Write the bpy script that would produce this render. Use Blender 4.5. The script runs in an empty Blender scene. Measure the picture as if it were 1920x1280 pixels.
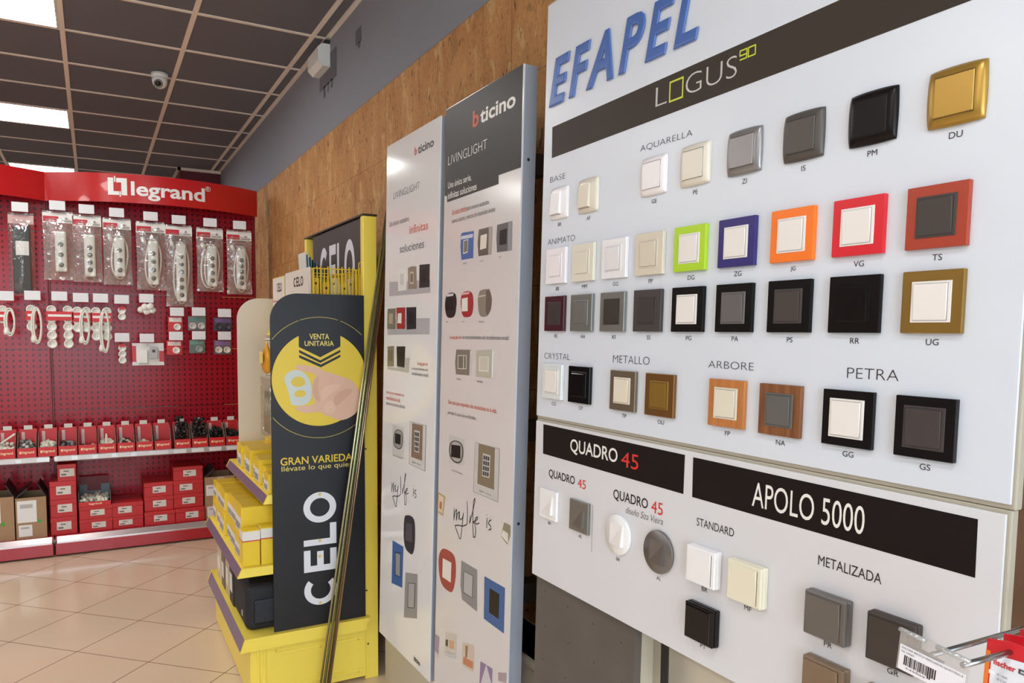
import bpy, bmesh, math, random
from mathutils import Vector, Matrix
random.seed(7)
SC = bpy.context.scene
COL = SC.collection

T = {'R': [(0.875373, -0.483385, 0.007778), (-0.026707, -0.064417, -0.997566), (0.482709, 0.873035, -0.069299)], 'f': 1418.98, 'ppy': 719.27, 'bo': (0.9866, 1.607, 1.501), 'bu': (0.014596, -0.999893, 0.000377), 'bv': (0.021924, 0.000697, 0.999759), 'bn': (-0.999653, -0.014584, 0.021932), 'ceil': (3.1477, -0.1049, 4.3817, 0.6152), 'bt': [('LOGUS', 'thin', 'white', 0.3828, 0.4504, 0.5995, 0.4878), ('90', 'sq', 'lime', 0.6053, 0.4757, 0.6404, 0.4912), ('AQUARELLA', 'thin', 'ink', 0.3399, 0.368, 0.493, 0.3823), ('BASE', 'thin', 'ink', -0.0047, 0.3634, 0.0626, 0.3769), ('ANIMATO', 'thin', 'ink', -0.0069, 0.2116, 0.111, 0.2255), ('CRYSTAL', 'thin', 'ink', -0.0077, -0.0683, 0.1056, -0.054), ('METALLO', 'thin', 'ink', 0.2722, -0.0674, 0.3936, -0.0512), ('ARBORE', 'thin', 'ink', 0.56, -0.0657, 0.6683, -0.0524), ('PETRA', 'thin', 'ink', 0.8514, -0.0678, 0.9346, -0.0522), ('QUADRO', 'med', 'white', 0.1186, -0.2891, 0.2999, -0.2531), ('45', 'med', 'red', 0.3129, -0.2883, 0.3705, -0.2561), ('QUADRO', 'med', 'ink', 0.0287, -0.3634, 0.1418, -0.34), ('45', 'med', 'red', 0.1539, -0.3631, 0.1863, -0.342), ('QUADRO', 'med', 'ink', 0.2897, -0.3663, 0.4053, -0.3415), ('45', 'med', 'red', 0.4157, -0.3665, 0.4508, -0.3413), ('diseño Siza Vieira', 'script', 'ink', 0.3346, -0.3849, 0.4524, -0.3709), ('STANDARD', 'norm', 'ink', 0.5466, -0.3636, 0.6403, -0.3484), ('APOLO 5000', 'norm', 'white', 0.678, -0.2994, 0.8937, -0.2567), ('METALIZADA', 'norm', 'ink', 0.8172, -0.3641, 0.9258, -0.3486)], 'efapel': [(-0.0142, 0.546), (0.0562, 0.6563), (0.4813, 0.5612)], 'bands': [(-0.0167, 0.5015), (-0.015, 0.4261), (-0.0189, -0.2331), (-0.0173, -0.3088), (0.4994, -0.2362), (0.5215, -0.2381), (0.523, -0.3138), (1.0504, -0.2397), (1.0511, -0.3177), (0.2338, -0.3447), (0.24, -0.5277), (-0.0519, 0.696), (1.086, 0.1088), (-0.0535, -0.2149), (1.0831, -0.2175), (-0.0504, -0.6139), (0.6435, -0.628)], 'logoO': (0.4193, 0.4507, 0.4553, 0.4886), 'p1': [('grey_band', [((178, 174, 178), [(-1.1091, 0.1793), (-0.7258, 0.1661), (-0.7237, 0.1238), (-1.1065, 0.1257)])]), ('grey_band', [((178, 174, 178), [(-1.1196, 0.042), (-0.7256, 0.0407), (-0.725, -0.013), (-1.1167, -0.0181)])]), ('printed_switch', [((228, 226, 224), [(-1.0256, 0.2246), (-0.9372, 0.2226), (-0.9367, 0.1416), (-1.0154, 0.1414)]), ((205, 202, 200), [(-0.9999, 0.2027), (-0.9634, 0.2013), (-0.9628, 0.1631), (-0.9979, 0.1631)])]), ('printed_switch', [((140, 128, 114), [(-0.9253, 0.2187), (-0.8885, 0.2226), (-0.849, 0.219), (-0.8396, 0.1417), (-0.9193, 0.1443)]), ((196, 180, 150), [(-0.9071, 0.2044), (-0.8705, 0.202), (-0.8718, 0.1595), (-0.9062, 0.1621)]), ((120, 108, 95), [(-0.8999, 0.1974), (-0.8759, 0.1959), (-0.8767, 0.1666), (-0.8996, 0.1683)])]), ('printed_switch', [((48, 42, 42), [(-0.8216, 0.2222), (-0.7336, 0.2191), (-0.7329, 0.1427), (-0.8199, 0.1437)]), ((30, 26, 26), [(-0.8042, 0.1999), (-0.7617, 0.2005), (-0.7629, 0.1619), (-0.8023, 0.1619)])]), ('printed_switch', [((128, 116, 102), [(-1.1214, 0.0795), (-1.0373, 0.0794), (-1.0361, 0.0031), (-1.1218, 0.0044)]), ((176, 160, 135), [(-1.106, 0.0614), (-1.0645, 0.0616), (-1.0651, 0.0229), (-1.1069, 0.0241)])]), ('printed_switch', [((168, 38, 32), [(-1.0312, 0.082), (-0.942, 0.0808), (-0.9418, 0.0046), (-1.0211, 0.0045)]), ((232, 226, 220), [(-1.0151, 0.0608), (-0.9771, 0.0611), (-0.9777, 0.0243), (-1.0184, 0.0254)])]), ('printed_switch', [((46, 42, 46), [(-0.9337, 0.0806), (-0.842, 0.0798), (-0.8405, 0.0047), (-0.9263, 0.002)]), ((30, 27, 30), [(-0.9128, 0.0604), (-0.8691, 0.0609), (-0.8695, 0.0229), (-0.9133, 0.0231)])]), ('grey_band', [((186, 184, 178), [(-1.0158, -0.1039), (-0.8957, -0.0962), (-0.8988, -0.1505), (-1.1145, -0.1474), (-1.1149, -0.138), (-1.0142, -0.1367)])]), ('printed_switch', [((132, 126, 100), [(-1.1146, -0.0613), (-1.0471, -0.058), (-1.046, -0.1335), (-1.1137, -0.1365)]), ((110, 104, 80), [(-1.1046, -0.0765), (-1.0618, -0.0731), (-1.061, -0.1147), (-1.1028, -0.1144)])]), ('printed_switch', [((44, 36, 36), [(-1.0218, -0.0593), (-0.9364, -0.0575), (-0.941, -0.1334), (-1.0145, -0.1313)]), ((30, 24, 24), [(-1.001, -0.077), (-0.9559, -0.074), (-0.9587, -0.1154), (-0.9991, -0.1151)])]), ('printed_thermostat', [((222, 220, 218), [(-1.0522, -0.3496), (-0.9305, -0.3451), (-0.9247, -0.4635), (-1.0491, -0.4675)]), ((206, 203, 202), [(-1.0483, -0.351), (-0.9341, -0.3469), (-0.9284, -0.4618), (-1.0453, -0.465)]), ((104, 100, 98), [(-1.0341, -0.3792), (-1.0095, -0.3624), (-0.9662, -0.3587), (-0.9413, -0.3702), (-0.9415, -0.4154), (-0.9687, -0.4337), (-1.0124, -0.432), (-1.0384, -0.4216)]), ((160, 156, 152), [(-1.0264, -0.3796), (-1.0056, -0.3656), (-0.9685, -0.3626), (-0.9484, -0.3729), (-0.9489, -0.4137), (-0.9726, -0.4288), (-1.0076, -0.4272), (-1.0296, -0.419)]), ((40, 36, 40), [(-1.0189, -0.3773), (-0.9629, -0.3765), (-0.9635, -0.4138), (-1.0196, -0.4144)])]), ('printed_keypad', [((120, 116, 112), [(-0.8824, -0.3189), (-0.7356, -0.3179), (-0.7373, -0.4731), (-0.8818, -0.4703)]), ((208, 205, 204), [(-0.88, -0.3199), (-0.7387, -0.3191), (-0.7406, -0.4716), (-0.8784, -0.4689)]), ((138, 112, 94), [(-0.858, -0.3228), (-0.7641, -0.3211), (-0.7645, -0.4417), (-0.8613, -0.442)]), ((200, 196, 192), [(-0.8377, -0.3446), (-0.7878, -0.3439), (-0.7917, -0.4187), (-0.8362, -0.4186)])], 1), ('printed_phone', [((50, 46, 54), [(-0.9204, -0.6721), (-0.9009, -0.6557), (-0.8453, -0.6481), (-0.8163, -0.6602), (-0.8115, -0.7338), (-0.8252, -0.7769), (-0.8499, -0.7879), (-0.9177, -0.7761)]), ((72, 68, 80), [(-0.8996, -0.6833), (-0.8416, -0.6769), (-0.8384, -0.7404), (-0.9012, -0.747)])]), ('printed_switch', [((52, 96, 160), [(-1.0274, -0.78), (-0.9189, -0.7761), (-0.9236, -0.9284), (-1.0299, -0.9415)]), ((30, 60, 110), [(-1.0002, -0.813), (-0.9419, -0.8048), (-0.9411, -0.8958), (-0.9983, -0.903)]), ((150, 148, 150), [(-0.9911, -0.8177), (-0.9477, -0.8119), (-0.9474, -0.893), (-0.9897, -0.8968)])]), ('printed_switch', [((150, 146, 146), [(-0.8955, -0.863), (-0.7851, -0.8382), (-0.7829, -0.9935), (-0.9028, -1.0296)]), ((60, 56, 56), [(-0.8691, -0.8929), (-0.8033, -0.8756), (-0.8067, -0.9656), (-0.8694, -0.9834)]), ((172, 168, 168), [(-0.8644, -0.8938), (-0.8077, -0.8791), (-0.8113, -0.9645), (-0.8648, -0.9796)])])], 'p2': [('black_header', [((46, 42, 38), [(-0.6309, 0.6915), (-0.1534, 0.6963), (-0.1499, 0.4276), (-0.2719, 0.4282), (-0.2706, 0.4042), (-0.6067, 0.4018), (-0.6096, 0.4228), (-0.6275, 0.4239)])]), ('printed_switch', [((60, 96, 165), [(-0.5013, 0.2912), (-0.4937, 0.2949), (-0.4158, 0.2919), (-0.4157, 0.2128), (-0.4955, 0.2135), (-0.5037, 0.2538)]), ((200, 205, 215), [(-0.4984, 0.2852), (-0.4195, 0.2843), (-0.4214, 0.2736), (-0.5004, 0.2753)]), ((225, 225, 225), [(-0.4838, 0.2707), (-0.4501, 0.2717), (-0.4522, 0.2324), (-0.4835, 0.2302)]), ((120, 112, 96), [(-0.4803, 0.2684), (-0.4525, 0.2694), (-0.4541, 0.2351), (-0.4802, 0.2337)])]), ('printed_switch', [((92, 82, 74), [(-0.3838, 0.292), (-0.2997, 0.2923), (-0.3029, 0.2143), (-0.3821, 0.2156), (-0.3897, 0.2541)]), ((168, 158, 148), [(-0.322, 0.2914), (-0.2997, 0.2923), (-0.3029, 0.2143), (-0.3217, 0.2152)]), ((225, 215, 200), [(-0.371, 0.2738), (-0.331, 0.2748), (-0.3342, 0.2346), (-0.3728, 0.2327)])]), ('printed_switch', [((92, 88, 88), [(-0.2726, 0.2926), (-0.1882, 0.2937), (-0.1874, 0.2153), (-0.27, 0.2168), (-0.2758, 0.2569)]), ((140, 140, 146), [(-0.2106, 0.2921), (-0.1882, 0.2937), (-0.1874, 0.2153), (-0.2099, 0.216)]), ((36, 32, 32), [(-0.2566, 0.2754), (-0.2153, 0.2769), (-0.2172, 0.2351), (-0.2566, 0.2354)])]), ('printed_switch', [((44, 36, 36), [(-0.6091, 0.0769), (-0.6029, 0.1043), (-0.5923, 0.1169), (-0.5348, 0.1181), (-0.5222, 0.0977), (-0.5212, 0.0785), (-0.5308, 0.0404), (-0.5809, 0.0382), (-0.5982, 0.0491)]), ((210, 205, 205), [(-0.5941, 0.1138), (-0.5437, 0.115), (-0.5478, 0.107), (-0.5955, 0.106)]), ((30, 24, 26), [(-0.6007, 0.0964), (-0.5472, 0.0966), (-0.5473, 0.0638), (-0.6008, 0.0629)])]), ('printed_switch', [((166, 36, 40), [(-0.495, 0.0816), (-0.4917, 0.1004), (-0.483, 0.1171), (-0.4193, 0.1181), (-0.4054, 0.0864), (-0.4114, 0.0462), (-0.4399, 0.0385), (-0.4808, 0.0416)]), ((222, 170, 170), [(-0.4846, 0.1138), (-0.4339, 0.115), (-0.4369, 0.1085), (-0.486, 0.107)]), ((228, 222, 218), [(-0.4854, 0.0964), (-0.4456, 0.0988), (-0.4434, 0.0579), (-0.4851, 0.0579)])]), ('printed_switch', [((140, 128, 118), [(-0.3806, 0.0893), (-0.3766, 0.1036), (-0.367, 0.1177), (-0.3094, 0.1187), (-0.2915, 0.0899), (-0.2952, 0.062), (-0.3166, 0.0395), (-0.3629, 0.0394), (-0.3759, 0.0602)]), ((190, 182, 170), [(-0.3732, 0.1006), (-0.3313, 0.1026), (-0.3334, 0.0984), (-0.373, 0.0963)]), ((105, 92, 80), [(-0.3281, 0.1142), (-0.3094, 0.118), (-0.293, 0.09), (-0.2967, 0.0621), (-0.3167, 0.0413), (-0.3289, 0.0557)])]), ('printed_switch', [((126, 118, 108), [(-0.5168, -0.0584), (-0.4085, -0.0569), (-0.4144, -0.133), (-0.5155, -0.1346), (-0.5237, -0.0983)]), ((205, 205, 202), [(-0.4215, -0.059), (-0.4085, -0.0569), (-0.4144, -0.133), (-0.4227, -0.1316)]), ((230, 225, 220), [(-0.5044, -0.0753), (-0.4442, -0.0735), (-0.4428, -0.1154), (-0.5022, -0.1174)]), ((118, 110, 100), [(-0.5008, -0.0771), (-0.4661, -0.076), (-0.465, -0.1142), (-0.4988, -0.1153)]), ((118, 110, 100), [(-0.4619, -0.0759), (-0.4474, -0.0754), (-0.4463, -0.1137), (-0.4599, -0.1139)])]), ('printed_switch', [((186, 182, 165), [(-0.3816, -0.058), (-0.2721, -0.0528), (-0.2723, -0.1333), (-0.38, -0.1348)]), ((225, 235, 235), [(-0.2838, -0.0545), (-0.2721, -0.0528), (-0.2723, -0.1333), (-0.2827, -0.1325)]), ((225, 222, 212), [(-0.3624, -0.0749), (-0.3016, -0.073), (-0.3015, -0.1173), (-0.3618, -0.1174)]), ((204, 198, 184), [(-0.3584, -0.0766), (-0.3052, -0.0749), (-0.3055, -0.1129), (-0.358, -0.1136)])]), ('printed_thermostat', [((222, 220, 218), [(-0.5584, -0.3258), (-0.4421, -0.3248), (-0.4377, -0.4096), (-0.5592, -0.4191)]), ((199, 195, 193), [(-0.5556, -0.327), (-0.4454, -0.3264), (-0.4411, -0.4082), (-0.5565, -0.4174)]), ((84, 80, 78), [(-0.5539, -0.3786), (-0.5488, -0.3522), (-0.5203, -0.3387), (-0.4715, -0.3381), (-0.45, -0.3524), (-0.4502, -0.3829), (-0.468, -0.4056), (-0.5121, -0.4097), (-0.5446, -0.397)]), ((176, 172, 168), [(-0.5447, -0.3773), (-0.5404, -0.3538), (-0.5174, -0.3422), (-0.4748, -0.342), (-0.4585, -0.3551), (-0.4588, -0.3823), (-0.4735, -0.401), (-0.5088, -0.4042), (-0.5365, -0.3938)]), ((36, 30, 32), [(-0.5358, -0.3552), (-0.4709, -0.3503), (-0.4688, -0.3896), (-0.5365, -0.3938)])]), ('printed_keypad', [((150, 146, 142), [(-0.3756, -0.3267), (-0.225, -0.325), (-0.2263, -0.4756), (-0.38, -0.4748)]), ((199, 195, 193), [(-0.3739, -0.328), (-0.2278, -0.3265), (-0.2286, -0.4739), (-0.3769, -0.4731)]), ((132, 118, 96), [(-0.3515, -0.3279), (-0.2524, -0.3271), (-0.2513, -0.4452), (-0.3533, -0.4458)]), ((196, 192, 190), [(-0.3228, -0.3513), (-0.277, -0.3518), (-0.2796, -0.4165), (-0.3255, -0.4189)])], 1), ('printed_picture', [((190, 165, 120), [(-0.6287, -0.5218), (-0.5735, -0.5262), (-0.5862, -0.5934), (-0.6322, -0.5882)]), ((222, 205, 175), [(-0.6215, -0.5286), (-0.5836, -0.5314), (-0.5914, -0.5856), (-0.6256, -0.5827)]), ((190, 110, 80), [(-0.6145, -0.5497), (-0.5961, -0.5501), (-0.5987, -0.575), (-0.6163, -0.5725)])]), ('printed_switch', [((140, 136, 112), [(-0.1895, -0.5236), (-0.1549, -0.5243), (-0.1535, -0.5497), (-0.1677, -0.5806), (-0.2057, -0.5657)]), ((222, 220, 208), [(-0.194, -0.5454), (-0.1659, -0.5492), (-0.1644, -0.5764), (-0.2037, -0.5634)])]), ('printed_switch', [((165, 72, 60), [(-0.6164, -0.7446), (-0.6089, -0.7179), (-0.5904, -0.6989), (-0.5574, -0.6912), (-0.5065, -0.6932), (-0.4896, -0.7064), (-0.4825, -0.7399), (-0.4884, -0.7809), (-0.5022, -0.812), (-0.52, -0.8215), (-0.5746, -0.8208), (-0.6047, -0.799)]), ((228, 220, 214), [(-0.5822, -0.7276), (-0.5176, -0.7251), (-0.5189, -0.7892), (-0.5829, -0.789)])]), ('printed_switch', [((140, 138, 138), [(-0.4484, -0.6993), (-0.3424, -0.6985), (-0.3375, -0.822), (-0.438, -0.8164), (-0.4513, -0.7777)]), ((108, 106, 106), [(-0.4323, -0.7257), (-0.3647, -0.7217), (-0.3659, -0.7917), (-0.4322, -0.7952)]), ((180, 178, 178), [(-0.4262, -0.7279), (-0.3702, -0.7252), (-0.371, -0.7891), (-0.4264, -0.7903)])]), ('printed_switch', [((56, 96, 152), [(-0.2964, -0.7039), (-0.1751, -0.702), (-0.1753, -0.8296), (-0.2938, -0.8277)]), ((40, 34, 30), [(-0.2631, -0.7286), (-0.2056, -0.7288), (-0.2054, -0.7995), (-0.2631, -0.7992)])]), ('printed_card', [((160, 145, 165), [(-0.6396, -0.9932), (-0.595, -0.9897), (-0.5998, -1.0496), (-0.6419, -1.0487)]), ((205, 198, 200), [(-0.6418, -1.0496), (-0.5998, -1.0504), (-0.6, -1.0654), (-0.643, -1.0661)])]), ('printed_card', [((205, 196, 186), [(-0.5504, -0.9574), (-0.4714, -0.9372), (-0.4706, -1.0042), (-0.5501, -1.0184)]), ((90, 70, 70), [(-0.5473, -0.9807), (-0.5288, -0.9759), (-0.5295, -0.9984), (-0.5482, -1.0013)]), ((206, 160, 130), [(-0.5196, -0.9726), (-0.4835, -0.9634), (-0.4866, -0.9904), (-0.5201, -0.999)]), ((198, 194, 196), [(-0.5501, -1.0192), (-0.4705, -1.005), (-0.4709, -1.0162), (-0.5504, -1.0327)])]), ('printed_card', [((208, 190, 175), [(-0.4269, -0.9466), (-0.3498, -0.9277), (-0.3496, -1.009), (-0.4275, -1.0189)]), ((196, 130, 95), [(-0.4187, -0.9882), (-0.3537, -0.9784), (-0.3549, -1.0016), (-0.421, -1.0105)]), ((150, 110, 80), [(-0.4054, -0.9483), (-0.3903, -0.9447), (-0.3934, -0.9823), (-0.4053, -0.983)])]), ('printed_card', [((145, 120, 160), [(-0.308, -0.9587), (-0.234, -0.9515), (-0.2355, -0.9937), (-0.3109, -1.0251)]), ((205, 200, 205), [(-0.2717, -0.9537), (-0.2392, -0.9953), (-0.3016, -1.0212)])]), ('printed_card', [((168, 152, 158), [(-0.2011, -0.9491), (-0.1537, -0.9317), (-0.1564, -0.9608), (-0.1999, -0.9718)])])], 'p1t': [('b', 'bold', 'orange', -0.8845, 0.6002, -0.8615, 0.6282), ('ticino', 'bold', 'ink', -0.8534, 0.5992, -0.7196, 0.6272), ('LIVINGLIGHT', 'thin', 'ink', -1.0783, 0.4802, -0.8334, 0.5041), ('Un único nombre,', 'cond', 'grey', -1.1161, 0.3797, -0.9196, 0.4019), ('infinitas', 'cond', 'orange', -0.9169, 0.3354, -0.7541, 0.3641), ('soluciones', 'cond', 'grey', -1.0071, 0.2769, -0.7847, 0.3055), ('LivingLight Air', 'cond', 'orange', -0.8242, -0.1213, -0.7307, -0.1075), ('es excepcionalmente sutil,', 'cond', 'grey', -0.8729, -0.1391, -0.7297, -0.1269), ('increíblemente versátil', 'cond', 'grey', -0.872, -0.1556, -0.7288, -0.1434), ('Una casa que responde a las', 'cond', 'orange', -1.1193, -0.2408, -0.9386, -0.2267), ('necesidades de la vida', 'cond', 'orange', -1.1184, -0.2611, -0.9777, -0.247), ('porque la casa hoy es flexible', 'cond', 'grey', -1.1173, -0.2833, -0.9285, -0.2673), ('bticino', 'bold', 'ink', -0.8033, -1.1486, -0.7484, -1.1304), ('my home', 'cond', 'grey', -1.0363, -0.4656, -0.9472, -0.4572), ('light now', 'cond', 'grey', -0.8545, -0.463, -0.7749, -0.4542)], 'p2t': [('b', 'bold', 'orange', -0.4392, 0.5938, -0.3999, 0.6421), ('ticino', 'bold', 'white', -0.3918, 0.5944, -0.1873, 0.6344), ('LIVINGLIGHT', 'thin', 'white', -0.6051, 0.5159, -0.3451, 0.5433), ('Una única serie,', 'cond', 'white', -0.6031, 0.44, -0.4403, 0.4627), ('infinitas soluciones', 'cond', 'white', -0.6015, 0.41, -0.4039, 0.4311), ('Un único nombre', 'cond', 'orange', -0.5694, 0.3562, -0.4666, 0.3747), ('para nuevos acabados,', 'cond', 'grey', -0.4644, 0.3531, -0.3221, 0.371), ('nuevos colores y efectos de materiales únicos', 'cond', 'grey', -0.5697, 0.3273, -0.2872, 0.3459), ('LivingLight Air', 'cond', 'orange', -0.5663, -0.0287, -0.4779, -0.0162), ('es excepcionalmente sutil, increíblemente versátil', 'cond', 'grey', -0.4729, -0.029, -0.1912, -0.0131), ('Una casa que responde a las necesidades de la vida,', 'cond', 'orange', -0.5669, -0.2337, -0.2471, -0.2164), ('porque la casa hoy es flexible', 'cond', 'grey', -0.5672, -0.2646, -0.3756, -0.2512), ('my home', 'cond', 'grey', -0.5306, -0.4382, -0.4567, -0.4312), ('light now', 'cond', 'grey', -0.3418, -0.4676, -0.2656, -0.4603), ('azul', 'cond', 'grey', -0.4839, 0.1994, -0.4569, 0.2047), ('bronce', 'cond', 'grey', -0.3713, 0.1984, -0.3505, 0.2035), ('negro', 'cond', 'grey', -0.2587, 0.1995, -0.2424, 0.2044), ('negro', 'cond', 'grey', -0.5969, 0.0234, -0.5804, 0.0289), ('rojo', 'cond', 'grey', -0.4834, 0.0239, -0.463, 0.0292), ('titanio', 'cond', 'grey', -0.3716, 0.0239, -0.3367, 0.029), ('titanio', 'cond', 'grey', -0.5094, -0.1508, -0.4798, -0.1455), ('arena', 'cond', 'grey', -0.3712, -0.15, -0.3369, -0.1449)], 'life2': [[(-0.5067, -0.5497), (-0.5074, -0.5872), (-0.4997, -0.562), (-0.4887, -0.5499), (-0.4896, -0.5852), (-0.4819, -0.5621), (-0.4691, -0.5535), (-0.4721, -0.5794)], [(-0.469, -0.5554), (-0.4664, -0.5723), (-0.4591, -0.5765), (-0.4466, -0.568), (-0.4414, -0.5515), (-0.4459, -0.5813), (-0.4562, -0.6338), (-0.4649, -0.634), (-0.4853, -0.6155), (-0.4976, -0.6027), (-0.4757, -0.5965), (-0.4453, -0.5927), (-0.4243, -0.5848), (-0.4145, -0.578)], [(-0.418, -0.5104), (-0.4136, -0.5474), (-0.4145, -0.578)], [(-0.3943, -0.5489), (-0.398, -0.5724)], [(-0.3979, -0.5742), (-0.3846, -0.5449), (-0.3665, -0.5001), (-0.3678, -0.4914), (-0.3754, -0.5019), (-0.3787, -0.5324), (-0.3761, -0.5805), (-0.3714, -0.6086), (-0.361, -0.6061), (-0.3565, -0.5834), (-0.3654, -0.5669), (-0.3754, -0.5635), (-0.361, -0.5584), (-0.3479, -0.5481), (-0.349, -0.5428), (-0.3599, -0.5489), (-0.3632, -0.5627), (-0.3526, -0.5658), (-0.3354, -0.5582)], [(-0.2886, -0.5332), (-0.2901, -0.5625)], [(-0.2906, -0.5228), (-0.2898, -0.5252)], [(-0.2637, -0.5331), (-0.2746, -0.5384), (-0.2802, -0.5469), (-0.2665, -0.5509), (-0.2638, -0.5589), (-0.277, -0.5649)]], 'life1': [[(-1.0443, -0.5652), (-1.045, -0.6013), (-1.0376, -0.577), (-1.027, -0.5654), (-1.0278, -0.5994), (-1.0204, -0.5771), (-1.0081, -0.5689), (-1.011, -0.5938)], [(-1.008, -0.5707), (-1.0055, -0.587), (-0.9985, -0.591), (-0.9865, -0.5828), (-0.9814, -0.5669), (-0.9858, -0.5956), (-0.9957, -0.6462), (-1.0041, -0.6463), (-1.0237, -0.6285), (-1.0355, -0.6162), (-1.0145, -0.6102), (-0.9852, -0.6066), (-0.965, -0.599), (-0.9556, -0.5924)], [(-0.9589, -0.5274), (-0.9547, -0.563), (-0.9556, -0.5924)], [(-0.9361, -0.5644), (-0.9397, -0.587)], [(-0.9396, -0.5888), (-0.9268, -0.5606), (-0.9094, -0.5175), (-0.9106, -0.5091), (-0.9179, -0.5192), (-0.9211, -0.5485), (-0.9186, -0.5948), (-0.9141, -0.6219), (-0.9041, -0.6195), (-0.8997, -0.5976), (-0.9083, -0.5818), (-0.9179, -0.5785), (-0.9041, -0.5736), (-0.8914, -0.5637), (-0.8925, -0.5586), (-0.903, -0.5644), (-0.9062, -0.5777), (-0.896, -0.5807), (-0.8794, -0.5734)], [(-0.8344, -0.5493), (-0.8358, -0.5775)], [(-0.8363, -0.5393), (-0.8355, -0.5416)], [(-0.8104, -0.5492), (-0.8209, -0.5543), (-0.8263, -0.5625), (-0.8131, -0.5664), (-0.8105, -0.5741), (-0.8232, -0.5798)]], 'celo': {'outline': [(0.6014, 0.2743), (0.9841, 0.2664), (0.9913, 1.6451), (0.7072, 1.6398), (0.6123, 1.5234)], 'disc': [(0.6133, 1.3655), (0.9918, 1.3603), (0.7951, 1.1096), (0.7154, 1.4828), (0.8859, 1.4837)], 'ring': [(0.7995, 1.5506), (0.7864, 1.0611), (0.6147, 1.4673), (0.9903, 1.4648)], 'arrow': [(0.718, 1.5373), (0.8863, 1.5397), (0.8855, 1.4317), (0.8026, 1.3887), (0.7168, 1.4309)], 'chev': [[(0.718, 1.4189), (0.8025, 1.3765), (0.8853, 1.4187), (0.8853, 1.4084), (0.8024, 1.3656), (0.7178, 1.4082)], [(0.7177, 1.3988), (0.8044, 1.3595), (0.8852, 1.3988), (0.8851, 1.3886), (0.8043, 1.348), (0.7176, 1.3882)]], 'text': [('VENTA', 'med', 'pale', 0.7596, 1.461, 0.8397, 1.4835), ('UNITARIA', 'med', 'pale', 0.74, 1.4342, 0.8586, 1.455), ('GRAN VARIEDAD', 'med', 'yel', 0.6396, 0.9577, 0.9607, 0.9888), ('llévate lo que quieras', 'norm', 'pale', 0.6433, 0.9271, 0.9622, 0.954)], 'hand': [(0.6987, 1.3523), (0.7107, 1.3602), (0.7504, 1.3556), (0.7907, 1.3495), (0.8177, 1.3321), (0.8485, 1.3226), (0.8866, 1.3102), (0.9356, 1.2918), (0.9638, 1.2492), (0.9766, 1.2173), (0.9648, 1.1722), (0.9382, 1.1453), (0.8991, 1.1277), (0.8676, 1.1314), (0.8366, 1.1467), (0.8126, 1.1547), (0.8025, 1.1668), (0.7753, 1.1666), (0.7483, 1.1644), (0.7217, 1.169), (0.6987, 1.1822), (0.7054, 1.1913), (0.7353, 1.1955), (0.7655, 1.1943), (0.7825, 1.2038), (0.7692, 1.2315), (0.7628, 1.2554), (0.7698, 1.2823), (0.7808, 1.3057), (0.785, 1.3192), (0.7502, 1.33), (0.7071, 1.3408)], 'fingers': [[(0.7697, 1.2755), (0.7904, 1.3157), (0.7984, 1.3053), (0.7912, 1.2613), (0.8029, 1.2064), (0.7859, 1.2105), (0.7707, 1.2416)], [(0.8103, 1.2676), (0.8585, 1.2799), (0.8967, 1.272), (0.8444, 1.2426), (0.8131, 1.206), (0.8031, 1.2337)], [(0.8581, 1.2318), (0.9072, 1.2613), (0.9424, 1.2498), (0.8998, 1.2165), (0.8681, 1.1832), (0.8544, 1.2044)], [(0.8164, 1.1922), (0.8441, 1.2186), (0.868, 1.1728), (0.8435, 1.1532), (0.8196, 1.1646)]], 'clip': [(0.6575, 1.2986), (0.661, 1.3184), (0.6907, 1.3411), (0.7302, 1.3357), (0.7579, 1.3029), (0.7663, 1.2688), (0.7635, 1.2011), (0.6856, 1.1921), (0.6794, 1.2245), (0.6733, 1.2582)], 'holes': [[(0.6836, 1.2979), (0.7035, 1.3142), (0.7299, 1.3102), (0.7417, 1.2931), (0.7395, 1.2763), (0.7096, 1.2691), (0.6867, 1.2778)], [(0.6949, 1.2508), (0.7227, 1.26), (0.7426, 1.2526), (0.7411, 1.2324), (0.7025, 1.2271)]], 'letters': [(0.7255, 0.3665), (0.8608, 0.4859), (0.7271, 0.512), (0.8617, 0.594), (0.7283, 0.6187), (0.8626, 0.6998), (0.7294, 0.7111), (0.8638, 0.8376)], 'dots': [(0.7952, 0.8277), (0.7933, 0.6355), (0.7926, 0.5699), (0.7924, 0.3744)]}, 'hdr': [(0.995, 3.7763, 1.8084), (0.995, 3.633, 1.8955), (0.995, 3.6143, 1.7952), (0.995, 3.5114, 1.8976), (0.995, 3.4871, 1.7845), (0.995, 3.4458, 1.8989), (0.995, 3.3935, 1.7763), (0.995, 3.2073, 1.8958), (0.995, 3.8635, 1.9688), (0.995, 3.0987, 1.9698)]}


# ---------------------------------------------------------------- camera
cam = bpy.data.cameras.new('camera')
cam_ob = bpy.data.objects.new('camera', cam); COL.objects.link(cam_ob)
Rr, Rd, Rf = [Vector(r) for r in T['R']]
cam_ob.matrix_world = Matrix(((Rr.x, -Rd.x, -Rf.x, 0), (Rr.y, -Rd.y, -Rf.y, 0), (Rr.z, -Rd.z, -Rf.z, 1.5), (0, 0, 0, 1)))
cam.sensor_fit = 'HORIZONTAL'; cam.sensor_width = 36.0
cam.lens = 36.0 * T['f'] / 1920.0
cam.shift_y = (T['ppy'] - 640.0) / 1920.0
cam.clip_start = 0.05; cam.clip_end = 60
SC.camera = cam_ob

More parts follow.
